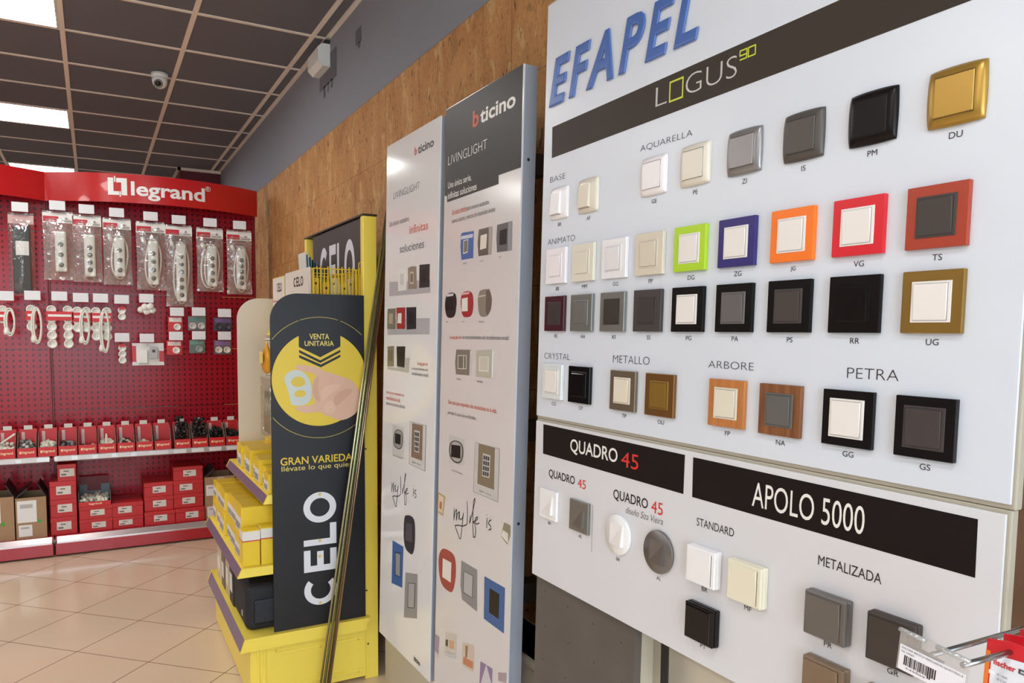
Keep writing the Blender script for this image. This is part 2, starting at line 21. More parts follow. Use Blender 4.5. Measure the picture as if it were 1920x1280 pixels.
# ---------------------------------------------------------------- world, daylight, exposure
wd = bpy.data.worlds.new('daylight'); SC.world = wd; wd.use_nodes = True
bg = wd.node_tree.nodes['Background']
bg.inputs[0].default_value = (0.72, 0.86, 1.0, 1); bg.inputs[1].default_value = 1.0
CEIL_Z, GX, GY, GD = T['ceil']
LAMP = 22.0          # emission of the ceiling panels
DAY = 170.0          # daylight through the shop window, watts
win_l = bpy.data.lights.new('window_daylight', 'AREA'); win_l.shape = 'RECTANGLE'
win_l.size = 2.7; win_l.size_y = 2.4; win_l.energy = DAY; win_l.color = (0.72, 0.86, 1.0)
win_o = bpy.data.objects.new('window_daylight', win_l); COL.objects.link(win_o)
win_o.location = (-0.5, -3.3, 1.5); win_o.rotation_euler = (math.radians(90), 0, 0)
SC.view_settings.view_transform = 'Standard'; SC.view_settings.look = 'None'
SC.view_settings.gamma = 1.0; SC.view_settings.use_curve_mapping = False
SC.view_settings.exposure = 0.0

# ---------------------------------------------------------------- helpers
def lin(c):
    return tuple(((x / 255) / 12.92 if x / 255 <= 0.04045 else ((x / 255 + 0.055) / 1.055) ** 2.4) for x in c[:3])
MATS = {}
def mat(rgb, rough=0.45, metal=0.0, spec=0.5, bump=0.0, bscale=60, var=0.0, vscale=8, coat=0.0):
    key = (tuple(rgb), rough, metal, spec, bump, bscale, var, vscale, coat)
    if key in MATS: return MATS[key]
    m = bpy.data.materials.new('surface_%d' % len(MATS)); m.use_nodes = True
    nt = m.node_tree; b = nt.nodes['Principled BSDF']
    c = lin(rgb)
    b.inputs['Base Color'].default_value = (*c, 1)
    b.inputs['Roughness'].default_value = rough; b.inputs['Metallic'].default_value = metal
    b.inputs['Specular IOR Level'].default_value = spec; b.inputs['Coat Weight'].default_value = coat
    tc = nt.nodes.new('ShaderNodeTexCoord')
    nz = nt.nodes.new('ShaderNodeTexNoise'); nz.inputs['Scale'].default_value = vscale
    nt.links.new(tc.outputs['Object'], nz.inputs['Vector'])
    mx = nt.nodes.new('ShaderNodeMix'); mx.data_type = 'RGBA'
    v = max(var, 0.02)
    mx.inputs['A'].default_value = (*[x * (1 - v) for x in c], 1); mx.inputs['B'].default_value = (*[min(1, x * (1 + v)) for x in c], 1)
    nt.links.new(nz.outputs['Fac'], mx.inputs['Factor']); nt.links.new(mx.outputs['Result'], b.inputs['Base Color'])
    if bump:
        n2 = nt.nodes.new('ShaderNodeTexNoise'); n2.inputs['Scale'].default_value = bscale
        nt.links.new(tc.outputs['Object'], n2.inputs['Vector'])
        bp = nt.nodes.new('ShaderNodeBump'); bp.inputs['Strength'].default_value = bump; bp.inputs['Distance'].default_value = 0.004
        nt.links.new(n2.outputs['Fac'], bp.inputs['Height']); nt.links.new(bp.outputs['Normal'], b.inputs['Normal'])
    MATS[key] = m
    return m
def emis(rgb, s):
    m = bpy.data.materials.new('lamp_glow'); m.use_nodes = True; nt = m.node_tree
    b = nt.nodes['Principled BSDF']; b.inputs['Emission Color'].default_value = (*rgb, 1); b.inputs['Emission Strength'].default_value = s
    return m
def film(tint=(1, 1, 1), gloss=0.25, rough=0.12, body=0.0, bodycol=(220, 220, 220), bump=0.6, bscale=25):
    """thin clear plastic: mostly see-through with a wrinkled shine"""
    m = bpy.data.materials.new('clear_film'); m.use_nodes = True; nt = m.node_tree
    for n in list(nt.nodes):
        if n.type == 'BSDF_PRINCIPLED': nt.nodes.remove(n)
    out = [n for n in nt.nodes if n.type == 'OUTPUT_MATERIAL'][0]
    tr = nt.nodes.new('ShaderNodeBsdfTransparent'); tr.inputs[0].default_value = (*tint, 1)
    gl = nt.nodes.new('ShaderNodeBsdfGlossy'); gl.inputs['Roughness'].default_value = rough
    df = nt.nodes.new('ShaderNodeBsdfDiffuse'); df.inputs[0].default_value = (*lin(bodycol), 1)
    m1 = nt.nodes.new('ShaderNodeMixShader'); m1.inputs[0].default_value = gloss
    m2 = nt.nodes.new('ShaderNodeMixShader'); m2.inputs[0].default_value = body
    tc = nt.nodes.new('ShaderNodeTexCoord'); nz = nt.nodes.new('ShaderNodeTexNoise'); nz.inputs['Scale'].default_value = bscale
    bp = nt.nodes.new('ShaderNodeBump'); bp.inputs['Strength'].default_value = bump; bp.inputs['Distance'].default_value = 0.02
    nt.links.new(tc.outputs['Object'], nz.inputs['Vector']); nt.links.new(nz.outputs['Fac'], bp.inputs['Height'])
    nt.links.new(bp.outputs['Normal'], gl.inputs['Normal'])
    nt.links.new(tr.outputs[0], m2.inputs[1]); nt.links.new(df.outputs[0], m2.inputs[2])
    nt.links.new(m2.outputs[0], m1.inputs[1]); nt.links.new(gl.outputs[0], m1.inputs[2]); nt.links.new(m1.outputs[0], out.inputs['Surface'])
    return m
TEXT = {}
def text_geo(s, offset, shear, extrude=0.0, bevel=0.0, space=1.0):
    key = (s, offset, shear, extrude, bevel, space)
    if key not in TEXT:
        cu = bpy.data.curves.new('t', 'FONT'); cu.body = s; cu.offset = offset; cu.shear = shear; cu.resolution_u = 4
        cu.extrude = extrude; cu.bevel_depth = bevel; cu.bevel_resolution = 2; cu.space_character = space
        ob = bpy.data.objects.new('t', cu); me = bpy.data.meshes.new_from_object(ob)
        vs = [tuple(v.co) for v in me.vertices]; fs = [tuple(p.vertices) for p in me.polygons]
        bpy.data.objects.remove(ob); bpy.data.meshes.remove(me); bpy.data.curves.remove(cu)
        x = [v[0] for v in vs]; y = [v[1] for v in vs]
        TEXT[key] = (vs, fs, (min(x), min(y), max(x), max(y)))
    return TEXT[key]
STY = {'thin': (-0.018, 0), 'norm': (0, 0), 'med': (0.012, 0), 'bold': (0.024, 0), 'cond': (0.004, 0), 'script': (-0.012, 0.25), 'sq': (-0.005, 0)}
class MB:
    def __init__(s): s.v = []; s.f = []; s.m = []; s.sm = []
    def add(s, vs, fs, m=0, smooth=False):
        o = len(s.v); s.v += [tuple(v) for v in vs]; s.f += [tuple(i + o for i in f) for f in fs]; s.m += [m] * len(fs); s.sm += [smooth] * len(fs)
        return s
    def box(s, x0, x1, y0, y1, z0, z1, m=0, bev=0.0, M=None, seg=2):
        if bev > 0:
            bm = bmesh.new(); bmesh.ops.create_cube(bm, size=1)
            for v in bm.verts: v.co = Vector(((x0 + x1) / 2 + v.co.x * (x1 - x0), (y0 + y1) / 2 + v.co.y * (y1 - y0), (z0 + z1) / 2 + v.co.z * (z1 - z0)))
            bmesh.ops.bevel(bm, geom=bm.edges[:], offset=bev, segments=seg, profile=0.5, affect='EDGES')
            bm.verts.ensure_lookup_table()
            vs = [v.co.copy() for v in bm.verts]; fs = [[v.index for v in f.verts] for f in bm.faces]; bm.free()
        else:
            vs = [Vector(p) for p in ((x0, y0, z0), (x1, y0, z0), (x1, y1, z0), (x0, y1, z0), (x0, y0, z1), (x1, y0, z1), (x1, y1, z1), (x0, y1, z1))]
            fs = [(0, 3, 2, 1), (4, 5, 6, 7), (0, 1, 5, 4), (1, 2, 6, 5), (2, 3, 7, 6), (3, 0, 4, 7)]
        if M is not None: vs = [M @ v for v in vs]
        return s.add(vs, fs, m)
    def prism(s, pts, a, b, m=0, ax='z', M=None):
        """polygon swept along an axis; pts in the other two axes"""
        area = sum(p[0] * q[1] - q[0] * p[1] for p, q in zip(pts, pts[1:] + pts[:1]))
        if area < 0: pts = pts[::-1]
        def P(p, t):
            return Vector((p[0], p[1], t)) if ax == 'z' else (Vector((p[0], t, p[1])) if ax == 'y' else Vector((t, p[0], p[1])))
        n = len(pts); vs = [P(p, a) for p in pts] + [P(p, b) for p in pts]
        if M is not None: vs = [M @ v for v in vs]
        fs = [tuple(range(n))[::-1], tuple(range(n, 2 * n))] + [(i, (i + 1) % n, n + (i + 1) % n, n + i) for i in range(n)]
        if ax == 'y': fs = [f[::-1] for f in fs]
        return s.add(vs, fs, m)
    def poly(s, pts, z, m=0):
        bm = bmesh.new(); vv = [bm.verts.new((p[0], p[1], z)) for p in pts]
        f = bm.faces.new(vv); f.normal_update()
        if f.normal.z < 0: f.normal_flip()
        bmesh.ops.triangulate(bm, faces=[f]); bm.verts.ensure_lookup_table(); bm.verts.index_update()
        s.add([v.co.copy() for v in bm.verts], [[v.index for v in q.verts] for q in bm.faces], m); bm.free()
        return s
    def disc(s, cx, cy, r, z, m=0, n=40, r0=0.0, a0=0.0, a1=2 * math.pi):
        full = abs(a1 - a0 - 2 * math.pi) < 1e-6
        an = [a0 + (a1 - a0) * i / n for i in range(n + (0 if full else 1))]
        out = [(cx + r * math.cos(a), cy + r * math.sin(a), z) for a in an]
        if r0 <= 0: return s.add(out, [tuple(range(len(out)))], m)
        inn = [(cx + r0 * math.cos(a), cy + r0 * math.sin(a), z) for a in an]; k = len(an)
        return s.add(out + inn, [(i, (i + 1) % k, k + (i + 1) % k, k + i)[::1] for i in range(k if full else k - 1)], m)
    def cyl(s, p0, p1, r, n=16, m=0, r1=None):
        return s.tube([p0, p1], r, n, m, r1=r1)
    def tube(s, pts, r, n=8, m=0, r1=None, closed=False):
        pts = [Vector(p) for p in pts]; k = len(pts); vs = []; fs = []
        up = None
        for i, p in enumerate(pts):
            if closed: t = (pts[(i + 1) % k] - pts[i - 1]).normalized()
            else: t = (pts[min(i + 1, k - 1)] - pts[max(i - 1, 0)]).normalized()
            if up is None: up = Vector((0, 0, 1)) if abs(t.z) < 0.9 else Vector((1, 0, 0))
            a = t.cross(up).normalized(); b = a.cross(t).normalized(); up = b
            rr = r if r1 is None else r + (r1 - r) * i / (k - 1)
            vs += [p + (a * math.cos(2 * math.pi * j / n) + b * math.sin(2 * math.pi * j / n)) * rr for j in range(n)]
        for i in range(k if closed else k - 1):
            q = (i + 1) % k
            fs += [(i * n + j, i * n + (j + 1) % n, q * n + (j + 1) % n, q * n + j) for j in range(n)]
        if not closed: fs += [tuple(range(n))[::-1], tuple((k - 1) * n + j for j in range(n))]
        return s.add(vs, fs, m, True)
    def lathe(s, prof, n=24, m=0, M=None):
        vs = []; fs = []; k = len(prof)
        for r, z in prof:
            vs += [Vector((r * math.cos(2 * math.pi * j / n), r * math.sin(2 * math.pi * j / n), z)) for j in range(n)]
        for i in range(k - 1): fs += [(i * n + j, i * n + (j + 1) % n, (i + 1) * n + (j + 1) % n, (i + 1) * n + j) for j in range(n)]
        fs += [tuple(range(n))[::-1], tuple((k - 1) * n + j for j in range(n))]
        if M is not None: vs = [M @ v for v in vs]
        return s.add(vs, fs, m, True)
    def ribbon(s, pts, w, z, m=0):
        P = [Vector((p[0], p[1])) for p in pts]
        for a, b in zip(P, P[1:]):
            d = (b - a)
            if d.length < 1e-6: continue
            d.normalize(); q = Vector((-d.y, d.x)) * w / 2
            s.add([(a + q).to_tuple() + (z,), (a - q).to_tuple() + (z,), (b - q).to_tuple() + (z,), (b + q).to_tuple() + (z,)], [(0, 1, 2, 3)], m)
        for a in P[1:-1]: s.disc(a.x, a.y, w / 2, z, m, 8)
        return s
    def text(s, t, sty, x0, y0, x1, y1, z, m=0, fn=None, extrude=0, bevel=0, keep=False, space=1.0):
        off, sh = STY[sty] if isinstance(sty, str) else sty
        vs, fs, (a, b, c, d) = text_geo(t, off, sh, extrude, bevel, space)
        sx = (x1 - x0) / (c - a); sy = (y1 - y0) / (d - b)
        q = [(x0 + (v[0] - a) * sx, y0 + (v[1] - b) * sy, z + v[2]) for v in vs]
        if fn: q = [fn(*p) for p in q]
        return s.add(q, fs, m)
    def textc(s, t, sty, cx, y0, h, z, m=0, wf=1.0, fn=None):
        """centred text of height h"""
        off, sh = STY[sty] if isinstance(sty, str) else sty
        vs, fs, (a, b, c, d) = text_geo(t, off, sh)
        w = (c - a) / (d - b) * h * wf
        return s.text(t, sty, cx - w / 2, y0, cx + w / 2, y0 + h, z, m, fn)
    def build(s, name, mats, parent=None, M=None, smooth=None):
        me = bpy.data.meshes.new(name); me.from_pydata(s.v, [], s.f)
        for q in (mats if isinstance(mats, (list, tuple)) else [mats]): me.materials.append(q)
        for i, p in enumerate(me.polygons): p.material_index = s.m[i]; p.use_smooth = s.sm[i] if smooth is None else smooth
        me.update()
        o = bpy.data.objects.new(name, me); COL.objects.link(o)
        if parent is not None: o.parent = parent
        if M is not None: o.matrix_local = M
        return o
def smooth_outline(pts, n=2):
    for _ in range(n):
        q = []
        for a, b in zip(pts, list(pts[1:]) + [pts[0]]):
            q += [(a[0] * .75 + b[0] * .25, a[1] * .75 + b[1] * .25), (a[0] * .25 + b[0] * .75, a[1] * .25 + b[1] * .75)]
        pts = q
    return pts
def tag(o, label=None, cat=None, group=None, kind=None):
    for k, v in (('label', label), ('category', cat), ('group', group), ('kind', kind)):
        if v: o[k] = v
    return o
def empty(name, label, cat, loc=(0, 0, 0), group=None, M=None, kind=None):
    o = bpy.data.objects.new(name, None); COL.objects.link(o); o.empty_display_size = 0.05
    o.matrix_world = M if M is not None else Matrix.Translation(loc)
    return tag(o, label, cat, group, kind)
def loc(*p): return Matrix.Translation(p)
# frame of the display plane: u runs towards the viewer along the wall, v up, n into the room
BO, BU, BV, BN = Vector(T['bo']), Vector(T['bu']), Vector(T['bv']), Vector(T['bn'])
def board(u, v, w=0.0):
    p = BO + BU * u + BV * v + BN * w
    return Matrix(((BU.x, BV.x, BN.x, p.x), (BU.y, BV.y, BN.y, p.y), (BU.z, BV.z, BN.z, p.z), (0, 0, 0, 1)))
def facing(p, u, v):
    """matrix with local x = u, y = v, z = u x v"""
    u = Vector(u).normalized(); v = Vector(v).normalized(); n = u.cross(v)
    return Matrix(((u.x, v.x, n.x, p[0]), (u.y, v.y, n.y, p[1]), (u.z, v.z, n.z, p[2]), (0, 0, 0, 1)))
WHITE = mat((236, 236, 238), 0.35); INK = mat((34, 30, 32), 0.5); RED = mat((190, 20, 32), 0.35)
CARD_W = mat((235, 233, 230), 0.5)
# ---------------------------------------------------------------- the setting
X0, X1, Y0, Y1 = -5.2, 1.215, -3.2, 10.8
def struct(name, mb, m, parent=None):
    o = mb.build(name, m, parent); o['kind'] = 'structure'; return o
# floor: polished tiles laid diagonally
fm = bpy.data.materials.new('floor_tiles'); fm.use_nodes = True; nt = fm.node_tree; b = nt.nodes['Principled BSDF']
b.inputs['Roughness'].default_value = 0.13; b.inputs['Specular IOR Level'].default_value = 0.6
geo = nt.nodes.new('ShaderNodeNewGeometry'); mp = nt.nodes.new('ShaderNodeMapping'); mp.vector_type = 'TEXTURE'
mp.inputs['Location'].default_value = (-0.105, 3.965, 0); mp.inputs['Rotation'].default_value = (0, 0, math.radians(46)); mp.inputs['Scale'].default_value = (0.395, 0.395, 1)
nt.links.new(geo.outputs['Position'], mp.inputs['Vector'])
sx = nt.nodes.new('ShaderNodeSeparateXYZ'); nt.links.new(mp.outputs[0], sx.inputs[0])
def mth(nt, op, a, b=None):
    n = nt.nodes.new('ShaderNodeMath'); n.operation = op
    for i, q in enumerate((a, b)):
        if q is None: continue
        if isinstance(q, (int, float)): n.inputs[i].default_value = q
        else: nt.links.new(q, n.inputs[i])
    return n.outputs[0]
def grout(sock): return mth(nt, 'LESS_THAN', mth(nt, 'ABSOLUTE', mth(nt, 'SUBTRACT', mth(nt, 'FRACT', mth(nt, 'ADD', sock, 0.5)), 0.5)), 0.0055)
g = mth(nt, 'MAXIMUM', grout(sx.outputs[0]), grout(sx.outputs[1]))
nz = nt.nodes.new('ShaderNodeTexNoise'); nz.inputs['Scale'].default_value = 2.2; nz.inputs['Detail'].default_value = 6
nt.links.new(geo.outputs['Position'], nz.inputs['Vector'])
cr = nt.nodes.new('ShaderNodeMix'); cr.data_type = 'RGBA'; cr.inputs['A'].default_value = (*lin((222, 200, 172)), 1); cr.inputs['B'].default_value = (*lin((232, 211, 183)), 1)
nt.links.new(nz.outputs['Fac'], cr.inputs['Factor'])
gm = nt.nodes.new('ShaderNodeMix'); gm.data_type = 'RGBA'; gm.inputs['B'].default_value = (*lin((120, 92, 66)), 1)
nt.links.new(g, gm.inputs['Factor']); nt.links.new(cr.outputs['Result'], gm.inputs['A']); nt.links.new(gm.outputs['Result'], b.inputs['Base Color'])
struct('floor', MB().box(X0, X1 + .1, Y0, Y1, -0.1, 0), fm)
# ceiling: dark lay-in tiles in a pale grid
CT = mat((106, 105, 112), 0.85, var=0.06, vscale=1.5, bump=0.2, bscale=300); GRID = mat((240, 226, 214), 0.5)
ce = struct('ceiling', MB().box(X0, X1 + .1, Y0, Y1, CEIL_Z, CEIL_Z + 0.12), CT)
gmb = MB()
i = -9
while GX + i * GD < X1:
    x = GX + i * GD
    if x > X0: gmb.box(x - 0.013, x + 0.013, Y0, Y1, CEIL_Z - 0.006, CEIL_Z + 0.001)
    i += 1
for j in range(-13, 11):
    y = GY + j * 0.6
    gmb.box(X0, X1, y - 0.012, y + 0.012, CEIL_Z - 0.005, CEIL_Z + 0.001)
gmb.box(X1 - 0.022, X1, Y0, Y1, CEIL_Z - 0.012, CEIL_Z + 0.001)
struct('ceiling_grid', gmb, GRID, ce)
# walls
GREY = mat((138, 140, 150), 0.8, var=0.05, vscale=1.2); DARK = mat((92, 90, 92), 0.8); CREAM = mat((206, 196, 178), 0.6, var=0.03, vscale=2)
wr = struct('wall_right', MB().box(X1, X1 + 0.1, Y0, Y1, 0, CEIL_Z), GREY)
# dark old paint brush marks beside the alarm box
pm = MB()
MARKS = ((4.22, 4.58, 2.90, 3.06), (4.30, 4.34, 2.86, 2.91), (4.38, 4.41, 2.855, 2.91), (4.45, 4.50, 2.845, 2.91), (3.78, 3.88, 2.945, 3.02), (3.80, 3.84, 2.92, 2.95))
for (y0, y1, z0, z1) in MARKS:
    pm.add([(X1 - 0.0008, y0, z0), (X1 - 0.0008, y1, z0), (X1 - 0.0008, y1, z1), (X1 - 0.0008, y0, z1)], [(0, 3, 2, 1)])
struct('old_paint_marks', pm, mat((98, 98, 108), 0.8, var=0.1, vscale=30), wr)
struct('wall_back', MB().box(X0, X1 + .1, Y1, Y1 + 0.1, 0, CEIL_Z), GREY)
struct('wall_left', MB().box(X0 - 0.1, X0, Y0, Y1, 0, CEIL_Z), mat((140, 134, 130), 0.8))
wf = MB(); wx0, wx1, wz0, wz1 = -1.9, 0.9, 0.25, 2.75
wf.box(X0 - .1, wx0, Y0 - 0.1, Y0, 0, CEIL_Z).box(wx1, X1 + .1, Y0 - 0.1, Y0, 0, CEIL_Z).box(wx0, wx1, Y0 - 0.1, Y0, 0, wz0).box(wx0, wx1, Y0 - 0.1, Y0, wz1, CEIL_Z)
struct('wall_front', wf, mat((200, 196, 190), 0.8))
fr = MB()
for x in (wx0, -0.85, 0.12, wx1): fr.box(x - 0.03, x + 0.03, Y0 - 0.08, Y0 - 0.02, wz0, wz1)
for z in (wz0, wz1): fr.box(wx0, wx1, Y0 - 0.08, Y0 - 0.02, z - 0.03, z + 0.03)
w1 = struct('window_1', fr, mat((150, 150, 152), 0.35, 0.8))
glass = film((0.97, 0.99, 0.98), 0.04, 0.02, bump=0)
struct('window_pane', MB().box(wx0, wx1, Y0 - 0.052, Y0 - 0.048, wz0, wz1), glass, w1)
struct('wall_column', MB().box(0.82, X1, 8.56, 9.3, 0, CEIL_Z - 0.015), mat((88, 18, 26), 0.6))
struct('trim_1', MB().box(0.80, X1, 8.53, 8.57, CEIL_Z - 0.03, CEIL_Z - 0.004).box(0.80, 0.83, 8.53, 9.3, CEIL_Z - 0.03, CEIL_Z - 0.004), GRID)
# cork cladding
km = bpy.data.materials.new('cork'); km.use_nodes = True; nt = km.node_tree; b = nt.nodes['Principled BSDF']; b.inputs['Roughness'].default_value = 0.75
geo = nt.nodes.new('ShaderNodeNewGeometry')
def tex(scale, sc, det=6, dist=0.0):
    mp = nt.nodes.new('ShaderNodeMapping'); mp.inputs['Scale'].default_value = sc
    n = nt.nodes.new('ShaderNodeTexNoise'); n.inputs['Scale'].default_value = scale; n.inputs['Detail'].default_value = det; n.inputs['Distortion'].default_value = dist
    nt.links.new(geo.outputs['Position'], mp.inputs['Vector']); nt.links.new(mp.outputs[0], n.inputs['Vector']); return n.outputs['Fac']
def ramp(sock, stops):
    r = nt.nodes.new('ShaderNodeValToRGB'); el = r.color_ramp.elements
    while len(el) < len(stops): el.new(0.5)
    for e, (p, c) in zip(el, stops): e.position = p; e.color = (*lin(c), 1)
    nt.links.new(sock, r.inputs[0]); return r.outputs[0]
base = ramp(tex(3.0, (1, 1.7, 0.9), 10, 1.2), [(0.25, (192, 130, 70)), (0.45, (218, 156, 92)), (0.6, (226, 166, 100)), (0.75, (242, 196, 134))])
streak = ramp(tex(12, (1, 1.4, 0.7), 8, 1.2), [(0.30, (60, 34, 16)), (0.40, (200, 200, 200)), (0.62, (206, 206, 206)), (0.72, (255, 250, 240))])
spk = ramp(tex(120, (1, 1, 0.6), 2), [(0.36, (120, 100, 80)), (0.46, (220, 220, 220))])
def mul(a, c, f):
    n = nt.nodes.new('ShaderNodeMix'); n.data_type = 'RGBA'; n.blend_type = 'MULTIPLY'; n.inputs['Factor'].default_value = f
    nt.links.new(a, n.inputs['A']); nt.links.new(c, n.inputs['B']); return n.outputs['Result']
flake = nt.nodes.new('ShaderNodeMix'); flake.data_type = 'RGBA'; flake.inputs['B'].default_value = (*lin((246, 208, 146)), 1)
fk = ramp(tex(9, (1, 1.5, 0.75), 6, 0.9), [(0.585, (0, 0, 0)), (0.625, (190, 190, 190))])
nt.links.new(fk, flake.inputs['Factor']); nt.links.new(base, flake.inputs['A'])
pit = ramp(tex(30, (1, 1.2, 0.62), 3, 0.5), [(0.30, (70, 42, 22)), (0.36, (255, 255, 255))])
col = mul(mul(mul(flake.outputs['Result'], streak, 0.45), spk, 0.4), pit, 0.75)
sp = nt.nodes.new('ShaderNodeSeparateXYZ'); nt.links.new(geo.outputs['Position'], sp.inputs[0])
def seam(sock, period, ph, w):
    return mth(nt, 'LESS_THAN', mth(nt, 'FRACT', mth(nt, 'DIVIDE', mth(nt, 'ADD', sock, ph), period)), w)
sm = mth(nt, 'MAXIMUM', seam(sp.outputs[1], 0.6, 0.203, 0.008), seam(sp.outputs[2], 0.325, 0.31, 0.010))
mxs = nt.nodes.new('ShaderNodeMix'); mxs.data_type = 'RGBA'; mxs.inputs['B'].default_value = (*lin((110, 66, 32)), 1)
nt.links.new(mth(nt, 'MULTIPLY', sm, 0.6), mxs.inputs['Factor']); nt.links.new(col, mxs.inputs['A']); nt.links.new(mxs.outputs['Result'], b.inputs['Base Color'])
bp = nt.nodes.new('ShaderNodeBump'); bp.inputs['Strength'].default_value = 0.35; bp.inputs['Distance'].default_value = 0.004
nt.links.new(tex(60, (1, 1, 0.6), 4), bp.inputs['Height']); nt.links.new(bp.outputs['Normal'], b.inputs['Normal'])
struct('trim_2', MB().box(1.205, X1, Y0, 8.56, 0.30, 2.617), km)
# pale knee wall below the displays
struct('trim_3', MB().box(1.07, 1.2, 0.0, 3.05, 0, 0.57).box(1.06, 1.205, 0.0, 3.05, 0.55, 0.57), CREAM)
struct('trim_4', MB().box(1.036, 1.07, 1.278, 1.321, 0, 0.9).box(1.07, 1.2, 0.0, 1.55, 0.57, 0.9), CREAM)

# ---------------------------------------------------------------- ceiling things
GLOW = emis((1.0, 0.985, 0.965), LAMP); LFR = mat((225, 222, 215), 0.4)
lab = {(0, 0): 'square white light panel in the ceiling, cut by the top left picture corner', (0, 1): 'square white light panel in the ceiling, second back from the picture corner',
       (0, 2): 'white light panel in the ceiling, far one seen just over the red sign'}
for cx in (0, -3, -6):
    for k, j in enumerate((0, 4, 8, -4, -8, -12)):
        if (cx and j == 8) or (cx == 0 and j == -4): continue
        xl = GX + (cx - 1) * GD + 0.014; xr = GX + cx * GD - 0.014; ya = GY + j * 0.6 + 0.013; yb = ya + 0.574
        inview = (cx == 0 and k < 3)
        r = empty('ceiling_light', lab[(0, k)] if inview else 'square white light panel in the ceiling outside the picture', 'ceiling light', (xl, ya, CEIL_Z), 'square light panels in the ceiling')
        w_, d_ = xr - xl, yb - ya
        fb = MB().box(0, w_, 0, 0.012, -0.006, -0.001).box(0, w_, d_ - 0.012, d_, -0.006, -0.001).box(0, 0.012, 0.012, d_ - 0.012, -0.006, -0.001).box(w_ - 0.012, w_, 0.012, d_ - 0.012, -0.006, -0.001)
        fb.build('frame', LFR, r); MB().box(0.012, w_ - 0.012, 0.012, d_ - 0.012, -0.004, -0.001).build('diffuser', GLOW, r)
dome = empty('security_camera', 'small white dome security camera on the dark ceiling', 'security camera', (0.42, 5.50, CEIL_Z - 0.005))
PW = mat((232, 230, 226), 0.3)
MB().lathe([(0.052, 0), (0.052, -0.02), (0.048, -0.028)], 28).build('base', PW, dome)
MB().lathe([(0.046, -0.026), (0.046, -0.05), (0.040, -0.072), (0.028, -0.087), (0.012, -0.095), (0.001, -0.096)], 28).build('housing', PW, dome)
dm = facing((-0.008, -0.006, -0.050), (1, -0.1, 0), (-0.06, -0.62, 0.78))
lens = MB(); lens.lathe([(0.027, 0.035), (0.027, 0.046), (0.020, 0.046), (0.018, 0.040)], 24, 0); lens.lathe([(0.017, 0.0), (0.017, 0.041), (0.012, 0.046), (0.003, 0.048)], 24, 1)
lens.build('lens', [mat((120, 118, 116), 0.3), mat((14, 12, 14), 0.08)], dome, dm)
al = empty('alarm_siren', 'white alarm siren box high on the grey wall', 'alarm', (X1, 4.45, 3.045))
MB().prism([(0, -0.062), (-0.042, -0.062), (-0.070, -0.035), (-0.070, 0.040), (-0.042, 0.062), (0, 0.062)], -0.10, 0.13, 0, 'y').build('cover', PW, al)
MB().box(-0.03, 0, -0.10, 0.10, 0.067, 0.085, 0, 0.002).build('mounting_bracket', mat((40, 40, 44), 0.5), al)
MB().cyl((-0.0712, -0.05, -0.015), (-0.0690, -0.05, -0.015), 0.006).build('indicator', mat((250, 250, 250), 0.1), al)
# ---------------------------------------------------------------- big sample boards
FRAME = mat((178, 170, 154), 0.5)
up = empty('switch_sample_board', 'big white upper sample board with a blue name and rows of light switches', 'display board', M=board(0, 0))
UT = 0.806; UR = 1.092; UL = -0.0385
sh = MB().box(UL, UR, -0.2135, UT - 0.007, -0.004, 0, 0, 0.001).build('face_sheet', mat((217, 222, 232), 0.28), up)
MB().box(UL - 0.002, UR + 0.0045, -0.2205, UT, -0.020, -0.0045, 0, 0.002).build('backing_frame', FRAME, up)
CARC = mat((92, 62, 40), 0.55, var=.12, vscale=6)
MB().box(UL + 0.004, UR + 0.004, -0.2200, UT - .002, -0.150, -0.0202, 0, 0.001).build('carcass', CARC, up)
BB = T['bands']; BRN = mat((62, 53, 47), 0.5, 0, .2); BLK = mat((26, 20, 20), 0.5, 0, .15)
v0, v1 = 0.4235, 0.4985
MB().poly([(-0.0005, 0.4225), (1.06, 0.4325), (1.06, 0.5085), (-0.0025, 0.4975)], 0.0003).build('printed_band', BRN, up)
cm = {'white': mat((235, 233, 228), 0.5), 'lime': mat((205, 214, 60), 0.5), 'ink': INK, 'red': mat((214, 44, 42), 0.5), 'orange': mat((205, 92, 60), 0.5), 'grey': mat((110, 104, 102), 0.5), 'pale': mat((236, 214, 120), 0.5), 'yel': mat((232, 200, 64), 0.5)}
lo = empty('switch_sample_board', 'white lower sample board with two black name bands', 'display board', M=board(0, 0))
MB().box(UL, 1.088, -0.622, -0.2265, -0.004, 0, 0, 0.001).build('face_sheet', mat((218, 218, 223), 0.3), lo)
MB().box(UL - 0.002, UR + 0.001, -0.615, -0.2212, -0.020, -0.0045, 0, 0.002).build('backing_frame', FRAME, lo)
MB().box(UL + 0.004, UR, -0.614, -0.2215, -0.150, -0.0202, 0, 0.001).build('carcass', CARC, lo)
MB().poly([(-0.0035, -0.2325), (0.5075, -0.2355), (0.5075, -0.3115), (-0.0015, -0.3065)], 0.0003).build('printed_band', BLK, lo)
MB().poly([(0.5300, -0.2365), (1.0545, -0.2395), (1.0555, -0.3165), (0.5315, -0.3125)], 0.0003).build('printed_band', BLK, lo)
MB().ribbon([(0.2155, -0.392), (0.2165, -0.50)], 0.0014, 0.0003).build('printed_line', cm['grey'], lo)
